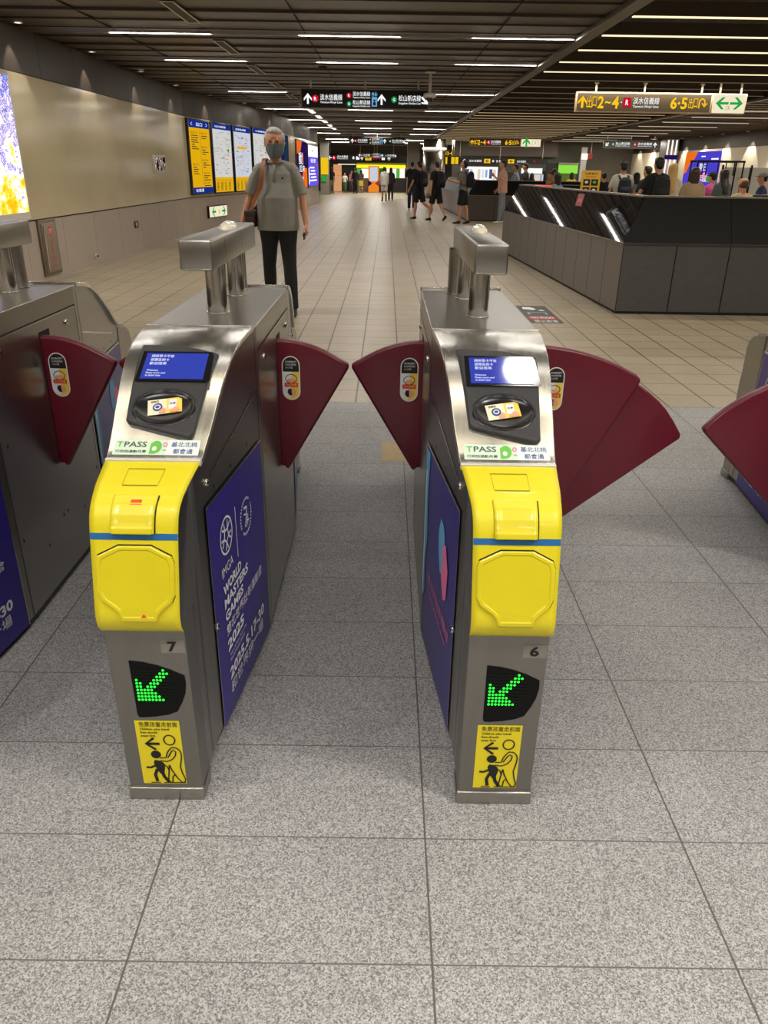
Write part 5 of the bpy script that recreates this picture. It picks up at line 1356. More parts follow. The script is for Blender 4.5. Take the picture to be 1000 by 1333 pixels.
# advertisement on the pale wall
root = empty('light_box', 'purple and orange backlit advertisement on the far pale wall', 'advertisement', (14.08, 34.6, 0))
b = MB(); b.box((-.06, 0, .5), (0, 4.3, 2.38)); b.build('box_frame', ALU, root)
a = Art(lambda u, z, h: Vector((-.062 - h, 4.3 - u, z)), 0.002)
a.rect(.05, .55, 4.25, 2.34, glow('ad purple', '#4B3FC8', 1.0), 1); a.poly([(.05, 2.34), (1.5, 2.34), (1.2, 2.05), (.7, 1.85), (.4, 1.5), (.05, 1.4)], POR, 2)
a.text('夏日', 1.9, 1.55, .9, .3, PWH, 3, .04); a.text('世界壯年運動會', 1.2, 1.1, 2.2, .32, PWH, 3, .04); a.disc(2.7, 1.35, .25, .15, PINK, 4); a.disc(3.2, 1.25, .25, .15, PGR, 4); a.rect(3.2, 2.0, 4.0, 2.06, PWH, 3); a.rect(2.0, 2.12, 2.5, 2.17, PWH, 3)
a.build('box_print', root)
root = empty('glass_column', 'glazed white and silver column corner beside the purple advertisement', 'column', (13.35, 39.9, 0))
b = MB(); b.box((0, 0, 0), (.6, .9, 2.945)); b.build('column_shaft', mat('silver column', '#B9BAC0', .25, .6), root)
for i in range(3):
    b = MB(); b.box((.05 + .2 * i, -.02, .3), (.12 + .2 * i, 0, 2.9)); b.build('lit_strip', LWH, root)
b = MB(); b.box((-.02, -.03, 2.05), (.62, 0, 2.25)); b.build('blue_band', PNAVY, root)
# exhibition rack, partitions and counter on the right
root = empty('display_rack', 'black metal rack with upright bars standing before the pale wall', 'rack', (6.62, 17.2, 0)); RK = mat('rack black', '#0C0C0D', .4, .5)
b = MB()
for x in (0, 1.0): b.cyl((x, 0, 0), (x, 0, 1.69), .018, n=8); b.cyl((x, .4, 0), (x, .4, 1.69), .018, n=8)
b.box((-.02, -.02, 1.66), (1.02, .02, 1.70)); b.box((-.02, .38, 1.66), (1.02, .42, 1.70)); b.build('rack_frame', RK, root)
for x in (.12, .2, .45, .62, .8):
    b = MB(); b.cyl((x, 0, 1.40), (x, 0, 1.67), .014, n=8); b.build('upright_bar', RK, root)
b = MB(); b.box((-.02, -.02, .7), (1.02, .42, .73)); b.build('rack_shelf', RK, root)
WB = mat('whiteboard', '#C3C4BF', .35)
for i, (x, lab) in enumerate(((7.35, 'white partition board with a small grey note'), (7.99, 'white partition board at the right edge of the picture'))):
    root = empty('partition_board', lab, 'partition', (x, 17.6, 0)); b = MB(); b.box((0, 0, .95), (.6, .03, 1.57)); b.build('board_panel', WB, root)
    b = MB(); b.box((-.02, -.01, 0), (.01, .04, 1.62)); b.build('post', RK, root); b = MB(); b.box((.59, -.01, 0), (.62, .04, 1.57 if i == 0 else 1.6)); b.build('post', RK, root)
    if i == 0: a = Art(lambda u, z, h: Vector((u, -h, z)), .001); a.text('公告欄', .32, 1.32, .2, .06, GREY, 1, .01); a.build('note', root)
root = empty('service_counter', 'dark topped counter in front of the white partition boards', 'counter', (5.9, 12.6, 0))
b = MB(); b.box((0, 0, 1.08), (2.2, .5, 1.12)); b.build('counter_top', RK, root); b = MB(); b.box((.05, .05, 0), (2.15, .45, 1.08)); b.build('counter_body', mat('tan counter', '#7A6448', .5), root)
root = empty('service_counter', 'dark counter with a red lit ticker left of the yellow notice stand', 'counter', (2.75, 16.6, 0))
b = MB(); b.box((0, 0, 1.12), (1.3, .4, 1.17)); b.build('counter_top', RK, root); b = MB(); b.box((.03, .03, 0), (1.27, .37, 1.12)); b.build('counter_body', BLK, root)
b = MB(); b.box((.1, -.03, 1.13), (.85, 0, 1.165)); b.build('red_ticker', glow('ticker red', '#FF4A2A', 1.2), root)
root = empty('notice_stand', 'yellow notice board with four pictures on a post behind the parapet', 'notice board', (3.18, 13.1, 0)); b = MB(); b.box((0, 0, 1.0), (.32, .03, 1.455), bevel=.004)
b.build('board', mat('notice yellow', '#E7B62C', .5), root); b = MB(); b.cyl((.16, .015, 0), (.16, .015, 1.0), .02, n=10); b.cyl((.16, .015, 0), (.16, .015, .02), .14, n=20); b.build('stand_post', RK, root)
a = Art(lambda u, z, h: Vector((u, -h, z)), .0012); a.text('注意事項', .05, 1.39, .22, .035, INK, 1, .02); a.text('NOTICE', .08, 1.345, .16, .025, REDP, 1, .02)
for i in range(4):
    x, z = .035 + (i % 2) * .135, 1.22 - (i // 2) * .125; a.rect(x, z, x + .115, z + .10, INK, 1); a.disc(x + .055, z + .055, .03, .022, (CREAM, TGREEN, SKINP, WHITE)[i], 2, 10)
a.build('board_print', root)

# ------------------------------------------------------------------ people
SKIN = mat('skin', '#C58C68', .55, noise=.04, nscale=12); SKIN2 = mat('skin pale', '#CFA07E', .55)
HAIRB = mat('black hair', '#15110F', .45, bump=.6, bscale=120, stretch=(1, 1, .2)); HAIRG = mat('grey hair', '#A8A49C', .6, noise=.2, nscale=40, bump=.8, bscale=130)
HAIRBR = mat('brown hair', '#3A201A', .45, noise=.15, nscale=30); HAIRY = mat('blonde hair', '#D9B270', .5); EYE = mat('eye', '#17120F', .25)
CM = {}
def cloth(c):
    if c not in CM: CM[c] = mat('cloth ' + c, c, .85, noise=.10, nscale=9, bump=.25, bscale=300)
    return CM[c]
def blob(mb, name, m, parent, vox, smooth=2, post=None):
    me = bpy.data.meshes.new(name); bmesh.ops.recalc_face_normals(mb.bm, faces=mb.bm.faces); mb.bm.to_mesh(me); mb.bm.free()
    o = bpy.data.objects.new(name, me); COL.objects.link(o)
    md = o.modifiers.new('r', 'REMESH'); md.mode = 'VOXEL'; md.voxel_size = vox; md.use_smooth_shade = True
    if smooth: s = o.modifiers.new('s', 'SMOOTH'); s.factor = .5; s.iterations = smooth
    dg = bpy.context.evaluated_depsgraph_get(); me2 = bpy.data.meshes.new_from_object(o.evaluated_get(dg)); o.modifiers.clear()
    o.data = me2; bpy.data.meshes.remove(me); me2.materials.clear(); me2.materials.append(m)
    for p in me2.polygons: p.use_smooth = True
    if post: post(me2)
    o.parent = parent; me2.name = name; return o
def V3(*a): return Vector(a)
def body(root, H, spec, vox):
    s = H / 1.72; g = spec.get; fat = g('fat', 1.0); fem = g('fem', False)
    lean = math.radians(g('lean', 2)); sw = .165 if fem else .185
    lh, lk = g('L', (4, 4)); rh, rk = g('R', (-6, 6))
    def leg(sg, a, k):
        a = math.radians(a); k = math.radians(k); hip = V3(sg * .088, 0, .90); kn = hip + V3(sg * .012 + sg * g('splay', 0), math.sin(a), -math.cos(a)) * .42
        q = a - k; an = kn + V3(sg * g('splay', 0), math.sin(q), -math.cos(q)) * .41; f = g('toe', {}).get(sg, max(0, -q * .9 - .05)); f = min(f, 1.2)
        fd = V3(sg * .12, math.cos(f), -math.sin(f)).normalized()
        return hip, kn, an, fd, f
    if g('sit'):
        LL = {}
        for sg in (-1, 1):
            hip = V3(sg * .1, 0, .52); kn = hip + V3(sg * .04, .42, 0); an = kn + V3(0, .02, -.43); LL[sg] = (hip, kn, an, V3(0, 1, 0), 0)
        dz = 0; top = .52 - .90
    else:
        LL = {-1: leg(-1, lh, lk), 1: leg(1, rh, rk)}; top = 0
    low = min(min(q[2].z - .075, (q[2] + q[3] * .15).z - .03) for q in LL.values())
    dz = -low
    O = V3(0, 0, dz)
    def T(z, y=0.0, x=0.0):   # torso point with lean
        zz = z - .90; return V3(x, y + math.sin(lean) * zz, .90 + top + zz * math.cos(lean)) + O
    for sg in LL: LL[sg] = tuple(v + O for v in LL[sg][:3]) + LL[sg][3:]
    arms = {}
    for sg, key in ((-1, 'aL'), (1, 'aR')):
        a, ab, e = g(key, (4, 8, 12)); a, ab, e = map(math.radians, (a, ab, e))
        sh = T(1.405, 0, sg * sw); up = V3(sg * math.sin(ab), math.sin(a) * math.cos(ab), -math.cos(a) * math.cos(ab))
        el = sh + up * .28; q = a + e; ab2 = ab * g('in' + key, .6)
        fo = V3(sg * math.sin(ab2), math.sin(q) * math.cos(ab2), -math.cos(q) * math.cos(ab2)); wr = el + fo * .245
        arms[sg] = (sh, el, wr, up, fo)
    S = lambda v: v * s
    # ---- skin: one continuous surface
    b = MB()
    def tube(pts, rad, **k): b.tube([S(p) for p in pts], [(r[0] * s, r[1] * s) if isinstance(r, tuple) else r * s for r in rad], **k)
    tube([T(.84), T(.92), T(1.02), T(1.15), T(1.28), T(1.37), T(1.43), T(1.47)], [(.10, .08), (.15 * fat, .10 * fat), (.135 * fat, .095 * fat), (.14 * fat, .10 * fat), (.155, .105), (.15, .09), (.09, .07), (.055, .055)], n=18)
    hp = math.radians(g('headpitch', 0)); hy = math.radians(g('headyaw', 0))
    hsc = g('hs', 1.0); nk = T(1.50); hc = T(1.497 + .118 * hsc, .015 + .06 * math.sin(hp))
    Rh = Matrix.Rotation(hy, 3, 'Z') @ Matrix.Rotation(-hp, 3, 'X')
    def Hd(x, y, z): return hc + Rh @ (V3(x, y, z) * hsc)
    tube([T(1.42), nk, Hd(0, -.02, -.06)], [(.062, .06), (.056, .058), (.058, .06)], n=14)
    tube([Hd(0, .045, -.118), Hd(0, .035, -.105), Hd(0, .022, -.08), Hd(0, .010, -.045), Hd(0, .002, 0), Hd(0, -.004, .04), Hd(0, -.008, .075), Hd(0, -.010, .098), Hd(0, -.010, .108)],
         [(p_ * hsc, q_ * hsc) for p_, q_ in ((.018, .016), (.036, .032), (.052, .058), (.064, .080), (.071, .090), (.073, .094), (.064, .084), (.042, .058), (.015, .02))], n=20)
    b.tube([S(Hd(0, .088, .028)), S(Hd(0, .104, -.008)), S(Hd(0, .108, -.022)), S(Hd(0, .092, -.032))], [.007 * s, .011 * s, .014 * s, .010 * s], n=8)      # nose
    for q in (-1, 1):
        b.tube([S(Hd(q * .072, .0, .018)), S(Hd(q * .080, -.006, .005)), S(Hd(q * .074, 0, -.022))], [(.010 * s, .018 * s), (.012 * s, .020 * s), (.009 * s, .010 * s)], n=8)   # ears
        b.sphere(S(Hd(q * .028, .083, .032)), .020 * s, .008 * s, .006 * s, 8, 6)                                                    # brows
    b.sphere(S(Hd(0, .086, -.052)), .022 * s, .010 * s, .009 * s, 10, 6)                                                            # lips
    for sg, (hip, kn, an, fd, f) in LL.items():
        mid = hip.lerp(kn, .5)
        tube([hip + V3(-sg * .01, 0, .06), hip, mid, kn, kn.lerp(an, .3) + V3(0, -.012, 0), kn.lerp(an, .7), an], [.075 * fat, .083 * fat, .070, .052, .054, .038, .033], n=14)
        heel = an + V3(0, -.045, -.04); tube([an, an + V3(0, 0, -.03)], [.034, .030], n=10)
        tube([heel, an + V3(0, .02, -.045) * 1.0, an + fd * .10 + V3(0, 0, -.050), an + fd * .17 + V3(0, 0, -.056)], [.022, (.026, .024), (.028, .016), (.018, .009)], n=10)
    for sg, (sh, el, wr, up, fo) in arms.items():
        tube([T(1.455, -.01, sg * .03), T(1.43, -.01, sg * .09), sh + V3(-sg * .025, 0, -.012)], [.036, .038, .036], n=12)
        tube([T(1.37, 0, sg * .09), sh + V3(-sg * .02, 0, -.012), sh + up * .07, sh + up * .16, el, el + fo * .07, wr], [.05, .046, .045, .040, .034, .036, (.026, .021)], n=12)
        # hand: palm, four fingers, thumb
        fwd = V3(0, 1, 0); fwd = (fwd - fo * fwd.dot(fo)).normalized() if abs(fo.y) < .95 else V3(0, 0, 1); inn = fo.cross(fwd) * (1 if fo.cross(fwd).x * sg < 0 else -1)
        if abs(inn.x) < .2: inn = V3(-sg, 0, 0)
        b.tube([S(wr - fo * .01), S(wr + fo * .03), S(wr + fo * .085)], [(.025 * s, .018 * s), (.036 * s, .015 * s), (.040 * s, .013 * s)], ref=fwd, n=12)
        curl = g('curl' + ('L' if sg < 0 else 'R'), 28)
        for i in range(4):
            p = wr + fo * .082 + fwd * (.028 - .019 * i); ln = (.068, .076, .071, .055)[i]; pts = [p - fo * .012]; c = math.radians(curl * .6); q = p
            for j in range(3):
                d = fo * math.cos(c) + inn * math.sin(c); q = q + d * ln * (.42, .32, .26)[j]; pts.append(q); c += math.radians(curl)
            b.tube([S(v) for v in pts], [.0088 * s, .0082 * s, .0074 * s, .006 * s], n=8)
        t0 = wr + fo * .02 + fwd * .022; td = (fo * .62 + fwd * .60 + inn * .35).normalized()
        b.tube([S(t0), S(t0 + td * .035), S(t0 + td * .055 + fo * .012), S(t0 + td * .068 + fo * .03)], [.013 * s, .0105 * s, .009 * s, .007 * s], n=8)
    bodyo = blob(b, 'person_body', g('skin', SKIN), root, vox, 2)
    vc = vox * 1.15
    # ---- trousers / shorts / skirt
    b = MB(); ll = g('legs', 'long'); e = .012 + (.004 if ll == 'long' else .012)
    tube([T(.84), T(.88), T(.95), T(1.00), T(1.03)], [(.11, .09), (.165 * fat, .118 * fat), (.165 * fat, .118 * fat), (.150 * fat, .108 * fat), (.148 * fat, .106 * fat)], n=18)
    for sg, (hip, kn, an, fd, f) in LL.items():
        if ll == 'long':
            tube([hip + V3(-sg * .01, 0, .07), hip, hip.lerp(kn, .5), kn, kn.lerp(an, .35), kn.lerp(an, .75), an + V3(0, 0, -.01)], [.085 * fat, .098 * fat, .085, .069, .068, .060, .058], n=16)
        elif ll == 'short':
            tube([hip + V3(-sg * .01, 0, .07), hip, hip.lerp(kn, .5), hip.lerp(kn, .92)], [.085, .102 * fat, .097, .098], n=14)
    if ll == 'skirt':
        m_ = (LL[1][1] + LL[-1][1]) / 2; tube([T(1.0), T(.92), T(.88).lerp(m_, .4), T(.88).lerp(m_, .95)], [(.14, .10), (.18, .13), (.20, .15), (.22, .17)], n=18)
    if g('boots'):
        pass
    blob(b, {'long': 'trousers', 'short': 'shorts', 'skirt': 'skirt'}[ll], cloth(g('pants', '#15151A')), root, vc, 2)
    # ---- shirt
    b = MB(); hem = g('hem', .90); e = .014 * g('loose', 1.0); bw = g('belly', 0)
    tube([T(hem), T(hem + .05), T(1.03), T(1.15, bw * .5), T(1.28), T(1.37), T(1.425), T(1.462)], [(.158 * fat + e, .112 * fat + e), (.160 * fat + e, .115 * fat + e), (.150 * fat + e, .108 * fat + e + bw), (.150 * fat + e, .108 * fat + e + bw * .7), (.165 + e, .110 + e), (.160 + e, .095 + e), (.105 + e, .075 + e * .6), (.066, .066)], n=22)
    slv = g('sleeve', .75)
    for sg, (sh, el, wr, up, fo) in arms.items():
        tube([T(1.458, -.01, sg * .03), T(1.438, -.01, sg * .09), sh + V3(-sg * .022, 0, .000), sh + up * .03], [.045, .052, .060, .058], n=14)
        pts = [T(1.37, 0, sg * .08), sh + V3(-sg * .018, 0, -.006), sh + up * .10, sh + up * .28 * min(slv, 1)]; rr = [.062, .064, .062, .064]
        if slv > 1: pts += [el + fo * .10, el + fo * .245 * (slv - 1)]; rr[-1] = .050; rr += [.045, .036]
        tube(pts, rr, n=14)
    if g('hood'): b.sphere(S(T(1.44, -.09)), .10 * s, .06 * s, .07 * s, 12, 8)
    blob(b, 'shirt' if slv <= 1 else 'jacket', cloth(g('shirt', '#222222')), root, vc, 3)
    # ---- shoes
    for sg, (hip, kn, an, fd, f) in LL.items():
        b = MB(); dn = fd.cross(V3(1, 0, 0)).normalized(); dn = dn if dn.z < 0 else -dn
        hl = an - fd * .055 + dn * .045
        tube([hl - fd * .012, hl + fd * .02 - dn * .012, an + fd * .03 + dn * .036, an + fd * .11 + dn * .050, an + fd * .17 + dn * .056, an + fd * .19 + dn * .058], [(.026, .026), (.038, .042), (.042, .040), (.046, .028), (.038, .020), (.018, .012)], n=14)
        tube([an + V3(0, 0, g('boot', .01)), an + dn * .02], [.048 if g('boot') else .042, .044], n=12)
        blob(b, 'shoe', cloth(g('shoe', '#141414')), root, max(vc, .008), 1)
    # ---- hair
    hs = g('hair', 'short')
    if hs != 'none':
        b = MB(); up_ = .016
        def hsph(x, y, z, a, c, d): b.sphere(S(Hd(x, y, z)), a * s * hsc, c * s * hsc, d * s * hsc, 18, 12)
        if hs in ('short', 'grey'):
            hsph(0, -.024, .040, .082, .088, .082); hsph(0, .012, .086, .066, .070, .034); hsph(0, -.05, -.005, .070, .055, .065)
            if hs == 'grey': hsph(.0, .03, .098, .05, .045, .028); hsph(.068, .0, .04, .018, .03, .035); hsph(-.068, .0, .04, .018, .03, .035)
        elif hs == 'fringe':
            hsph(0, -.020, .045, .086, .092, .084); hsph(0, .030, .080, .072, .064, .038); hsph(0, -.055, -.01, .072, .055, .07)
        elif hs == 'bald':
            hsph(0, -.026, -.005, .0795, .086, .060); hsph(0, -.045, .035, .066, .066, .045)
        elif hs == 'bob':
            hsph(0, -.022, .040, .092, .098, .088); b.tube([S(Hd(0, -.03, .04)), S(Hd(0, -.035, -.06)), S(Hd(0, -.035, -.15)), S(Hd(0, -.03, -.19))], [(.095 * s, .085 * s), (.098 * s, .072 * s), (.095 * s, .062 * s), (.08 * s, .045 * s)], n=18)
        elif hs == 'long':
            hsph(0, -.020, .042, .090, .098, .086); b.tube([S(Hd(0, -.03, .04)), S(Hd(0, -.045, -.08)), S(Hd(0, -.085, -.20)), S(Hd(0, -.115, -.34)), S(Hd(0, -.12, -.46))], [(.092 * s, .085 * s), (.095 * s, .065 * s), (.105 * s, .05 * s), (.105 * s, .04 * s), (.06 * s, .02 * s)], n=18)
        blob(b, 'hair', {'grey': HAIRG, 'bald': mat('thin brown hair', '#4A382C', .6, noise=.2, nscale=50)}.get(hs, g('hairmat', HAIRB)), root, max(vc, .008), 1)
    if g('cap'):
        b = MB(); b.sphere(S(Hd(0, -.005, .055)), .088 * s, .102 * s, .075 * s, 18, 12); b.tube([S(Hd(0, .07, .05)), S(Hd(0, .16, .04))], [(.07 * s, .012 * s), (.055 * s, .006 * s)], n=12); blob(b, 'cap', cloth(g('cap')), root, .008, 1)
    for q in (-1, 1):
        if g('eyes'): b = MB(); b.sphere(S(Hd(q * .031, .0855, .014)), .012 * s, .008 * s, .0065 * s, 10, 6); b.build('eye', EYE, root)
    return dict(s=s, T=T, Hd=Hd, arms=arms, LL=LL, Rh=Rh)
def person(label, x, y, face, H, spec, vox=.014, group=None):
    root = empty('person', label, 'person', (x, y, 0), math.radians(face), group)
    info = body(root, H, spec, vox); info['root'] = root
    return info
def backpack(info, label, col='#16161A', w=.30, h=.42, d=.15, col2=None):
    s = info['s']; r = info['root']; T = info['T']
    o = empty('backpack', label, 'backpack', tuple(r.location), r.rotation_euler[2])
    c = T(1.22, -.10 - d / 2 - .03) * s; b = MB()
    b.tube([(c.x, c.y, c.z - h / 2 * s), (c.x, c.y, c.z - h * .42 * s), (c.x, c.y, c.z), (c.x, c.y, c.z + h * .36 * s), (c.x, c.y, c.z + h / 2 * s)], [(w * .40 * s, d * .42 * s), (w * .5 * s, d * .55 * s), (w * .52 * s, d * .56 * s), (w * .45 * s, d * .46 * s), (w * .2 * s, d * .2 * s)], n=20)
    blob(b, 'pack_body', cloth(col), o, .012, 2)
    b = MB(); b.tube([(c.x, c.y - d * .5 * s, c.z - h * .36 * s), (c.x, c.y - d * .5 * s, c.z + .02 * s)], [(w * .36 * s, d * .22 * s), (w * .36 * s, d * .2 * s)], n=16); b.build('front_pocket', cloth(col2 or col), o)
    for q in (-1, 1):
        b = MB(); pts = [T(1.38, -.145, q * .085), T(1.452, -.06, q * .095), T(1.462, .0, q * .10), T(1.40, .115, q * .105), T(1.22, .135, q * .115), T(1.08, .03, q * .195), T(1.06, -.13, q * .12)]
        b.tube([p * s for p in pts], [(.024 * s, .006 * s)] * len(pts), n=8); b.build('strap', cloth(col), o)
    return o
# the man walking towards the gates
info = person('grey-haired man in a grey polo shirt and dark face mask walking towards the gates', -1.23, 7.42, 177, 1.735,
    dict(splay=.07, fat=1.24, hs=1.2, belly=.02, L=(13, 4), R=(-10, 14), aL=(2, 16, 14), aR=(-6, 21, 20), inaL=.55, inaR=.85, curlL=52, curlR=38, hair='grey', shirt='#8A887E', pants='#121214', shoe='#17181B', sleeve=.86, hem=.84, loose=1.5, headpitch=4, headyaw=6, eyes=True, lean=1), .0065)
s, T, Hd, root = info['s'], info['T'], info['Hd'], info['root']
def Sx(v): return v * s
# face mask
b = MB(); V = b.grid(lambda u, v: Sx(Hd((u - .5) * (.088 + .056 * math.sin(min(1, v * 1.5) * PI / 2)), .010 + .103 * (1 - abs(2 * u - 1) ** 2.3) + .018 * math.sin(min(1, .35 + v * .65) * PI) * (1 - abs(2 * u - 1)), -.105 + .112 * v)), 20, 12)
o = b.build('face_mask', mat('mask fabric', '#4E5654', .8, bump=.3, bscale=200), root); md = o.modifiers.new('t', 'SOLIDIFY'); md.thickness = .003
for q in (-1, 1):
    b = MB(); b.tube([Sx(Hd(q * .066, .02, -.02)), Sx(Hd(q * .080, -.012, .012))], [.0018] * 2, n=6); b.tube([Sx(Hd(q * .066, .02, -.08)), Sx(Hd(q * .080, -.012, -.01))], [.0018] * 2, n=6); b.build('mask_loop', FIX, root)
# glasses
b = MB()
for q in (-1, 1):
    pts = [Sx(Hd(q * .033 + .025 * math.cos(t), .106 - .004 * abs(math.cos(t)), .014 + .017 * math.sin(t))) for t in [2 * PI * i / 18 for i in range(19)]]
    b.tube(pts, [.0014] * 19, ref=(0, 1, 0), n=6); b.tube([Sx(Hd(q * .058, .102, .02)), Sx(Hd(q * .076, .05, .018)), Sx(Hd(q * .080, -.01, .012))], [.0016] * 3, n=6)
b.tube([Sx(Hd(-.009, .107, .018)), Sx(Hd(.009, .107, .018))], [.0014] * 2, n=6); b.build('glasses', mat('glasses metal', '#7A2E2A', .35, .5), root)
# polo collar and placket
SH = cloth('#8A887E')
b = MB(); pts = [T(1.462, .075, .012), T(1.475, .055, .055), T(1.482, 0, .076), T(1.485, -.06, .05), T(1.487, -.075, 0), T(1.485, -.06, -.05), T(1.482, 0, -.076), T(1.475, .055, -.055), T(1.462, .075, -.012)]
b.tube([Sx(p) for p in pts], [(.010, .022)] * 9, ref=(0, 0, 1), n=8); b.build('collar', SH, root)
b = MB(); b.tube([Sx(T(1.45, .092, 0)), Sx(T(1.40, .108, 0)), Sx(T(1.30, .128, 0))], [(.016, .004)] * 3, n=8); b.build('placket', SH, root)
b = MB(); q = Sx(T(1.33, .128, -.085)); b.box((q.x - .009, q.y - .004, q.z - .009), (q.x + .009, q.y + .006, q.z + .009)); b.build('chest_emblem', INK, root)
# shoulder bag (its own thing) and phone
LEA = mat('tan leather', '#8A4A1C', .5, noise=.1, nscale=20); LEAD = mat('dark leather', '#3A1F12', .45)
ang = root.rotation_euler[2]
bag = empty('shoulder_bag', 'small brown leather bag hanging from the man\'s shoulder by a broad tan strap', 'bag', tuple(root.location), ang)
hipx = .262
b = MB(); b.box((hipx - .045, -.08, .86), (hipx + .055, .14, 1.02), bevel=.02); b.build('bag_body', LEAD, bag)
b = MB(); b.box((hipx - .05, -.085, .965), (hipx + .06, .146, 1.028), bevel=.012); b.build('bag_flap', LEAD, bag)
pts = [(hipx - .01, .10, 1.01), (hipx - .052, .145, 1.12), (.135, .158, 1.25), (.115, .142, 1.38), (.105, .075, 1.487), (.105, .0, 1.502), (.11, -.09, 1.47), (.15, -.145, 1.30), (.19, -.12, 1.12), (hipx, -.06, 1.01)]
b = MB(); b.tube([Vector(p) for p in pts], [(.0045, .021)] * 3 + [(.004, .023)] * 2 + [(.023, .004)] * 1 + [(.004, .021)] * 4, ref=(1, 0, 0), n=10)
b.bm.free(); b = MB()
# strap ribbon laid flat over the body
def rib(pts, w):
    Q = [Vector(p) for p in pts]; P = []; out = []
    for i in range(len(Q) - 1):
        a0, a1, a2, a3 = Q[max(i - 1, 0)], Q[i], Q[i + 1], Q[min(i + 2, len(Q) - 1)]
        for k_ in range(6):
            t_ = k_ / 6; P.append(.5 * ((2 * a1) + (a2 - a0) * t_ + (2 * a0 - 5 * a1 + 4 * a2 - a3) * t_ ** 2 + (3 * a1 - a0 - 3 * a2 + a3) * t_ ** 3))
    P.append(Q[-1])
    for i, p in enumerate(P):
        t = (P[min(i + 1, len(P) - 1)] - P[max(i - 1, 0)]).normalized(); c = Vector((.09, 0, 1.2)); n = (p - c); n.z = max(n.z, 0) * .6 if p.z > 1.44 else 0; n.normalize(); sd = t.cross(n).normalized()
        out.append((p + sd * w / 2, p - sd * w / 2, p + sd * w / 2 + n * .005, p - sd * w / 2 + n * .005))
    return out
R_ = rib(pts, .045); vv = [[b.bm.verts.new(q) for q in r_] for r_ in R_]
for A, B in zip(vv, vv[1:]):
    for i, k in ((0, 1), (1, 3), (3, 2), (2, 0)): b.bm.faces.new((A[i], A[k], B[k], B[i]))
b.bm.faces.new((vv[0][0], vv[0][1], vv[0][3], vv[0][2])); b.bm.faces.new((vv[-1][0], vv[-1][1], vv[-1][3], vv[-1][2]))
b.build('bag_strap', LEA, bag)
sh, el, wr, up, fo = info['arms'][-1]
p = (wr + fo * .09) * s; p = Vector((p.x + .024, p.y + .012, p.z))
ph = empty('mobile_phone', 'dark phone held in the lowered hand of the man in grey', 'phone', tuple(root.location), ang)
b = MB(); b.box((p.x - .005, p.y - .035, p.z - .055), (p.x + .005, p.y + .075, p.z + .015), bevel=.003); b.build('phone_body', mat('phone dark', '#141B33', .3), ph)

# people on the walkway, back views
BK = '#101012'
i1 = person('person in a black tee and dark jeans walking away, behind the black shorts', .84, 30.6, -4, 1.69, dict(shirt=BK, pants='#1B2338', shoe='#D8D0C4', L=(8, 4), R=(-8, 8), aL=(20, 10, 70), aR=(0, 8, 20)))
i2 = person('person in black shorts stepping away, backpack worn low, trailing foot lifted', .90, 24.9, 42, 1.64, dict(shirt=BK, pants=BK, legs='short', shoe=BK, L=(8, 4), R=(-16, 48), aL=(10, 10, 20), aR=(-8, 8, 20)))
backpack(i2, 'black backpack with pale prints worn low by the stepping person in black shorts', '#17171A', .30, .46, .17, '#3A3A3E')
i3 = person('tall person in a black tee and knee shorts walking beside the far mauve parapet', 1.40, 24.2, 38, 1.66, dict(shirt=BK, pants=BK, legs='short', shoe=BK, L=(16, 6), R=(-14, 22), aL=(-10, 12, 8), aR=(8, 8, 20)))
backpack(i3, 'black backpack on the tall person beside the mauve parapet', '#141416', .31, .48, .16)
i4 = person('person in a grey tee and black shorts looking down at their hands', 2.10, 22.9, 66, 1.68, dict(shirt='#77766C', pants=BK, legs='short', shoe='#2A2A2C', L=(8, 6), R=(-8, 4), aL=(12, 8, 88), aR=(10, 6, 84), headpitch=-28, hair='fringe'))
backpack(i4, 'black backpack on the person in the grey tee', '#121519', .29, .44, .18)
i5 = person('person in a pale pink shirt and light trousers looking at a phone', 3.28, 23.3, 84, 1.70, dict(shirt='#C79A88', pants='#7D858C', shoe='#D9D4CA', L=(4, 2), R=(-6, 4), aL=(14, 8, 118), aR=(2, 10, 30), loose=2.2, hem=.84, hair='fringe', headpitch=-12))
i6 = person('dark-haired person with a pale blue bag right behind the pink shirt', 3.95, 25.2, 70, 1.62, dict(shirt='#8E9AA6', pants='#3A3F4A', aL=(20, 8, 60)))
i7 = person('person in a charcoal tee with a backpack right of the pink shirt', 4.42, 26.2, 80, 1.66, dict(shirt='#2B3238', pants='#23262C', aL=(24, 8, 70), hair='fringe'))
backpack(i7, 'grey black backpack on the person in the charcoal tee', '#1A1C20')
i8 = person('person in an off-white hoodie, bare legs and high black boots walking away', -.24, 39.0, 4, 1.52, dict(fem=True, shirt='#B9B3AA', pants='#B9B3AA', legs='short', shoe=BK, boot=.30, sleeve=1.95, hood=True, hem=.80, loose=2.4, hair='bob', L=(6, 3), R=(-6, 5)), .018)
i9 = person('person in dark clothes walking right beside the off-white hoodie', .08, 40.3, 0, 1.48, dict(fem=True, shirt='#26211F', pants='#141417', shoe=BK, hair='long', sleeve=1.9), .018)
i10 = person('person in a black top and beige trousers standing at the dark gap on the left', -3.52, 50.2, 20, 1.46, dict(shirt='#131110', pants='#7C7060', hair='bob', L=(3, 2), R=(-3, 2)), .02)
i11 = person('small figure in white and green before the dark doorway', -2.85, 53.0, 170, 1.18, dict(shirt='#C9C9B8', pants='#4E6A38', aL=(10, 20, 60), hair='short'), .02)
i12 = person('person in a long black coat left of the yellow skirt', -2.10, 51.0, 10, 1.46, dict(shirt='#0F0F10', pants='#101012', sleeve=1.9, hem=.62, hair='short'), .02)
i13 = person('person in a dark top and yellow skirt before the yellow shop', -1.80, 53.0, 0, 1.36, dict(shirt='#3A2B2A', pants='#A89B22', legs='skirt', hair='bob', fem=True), .02)
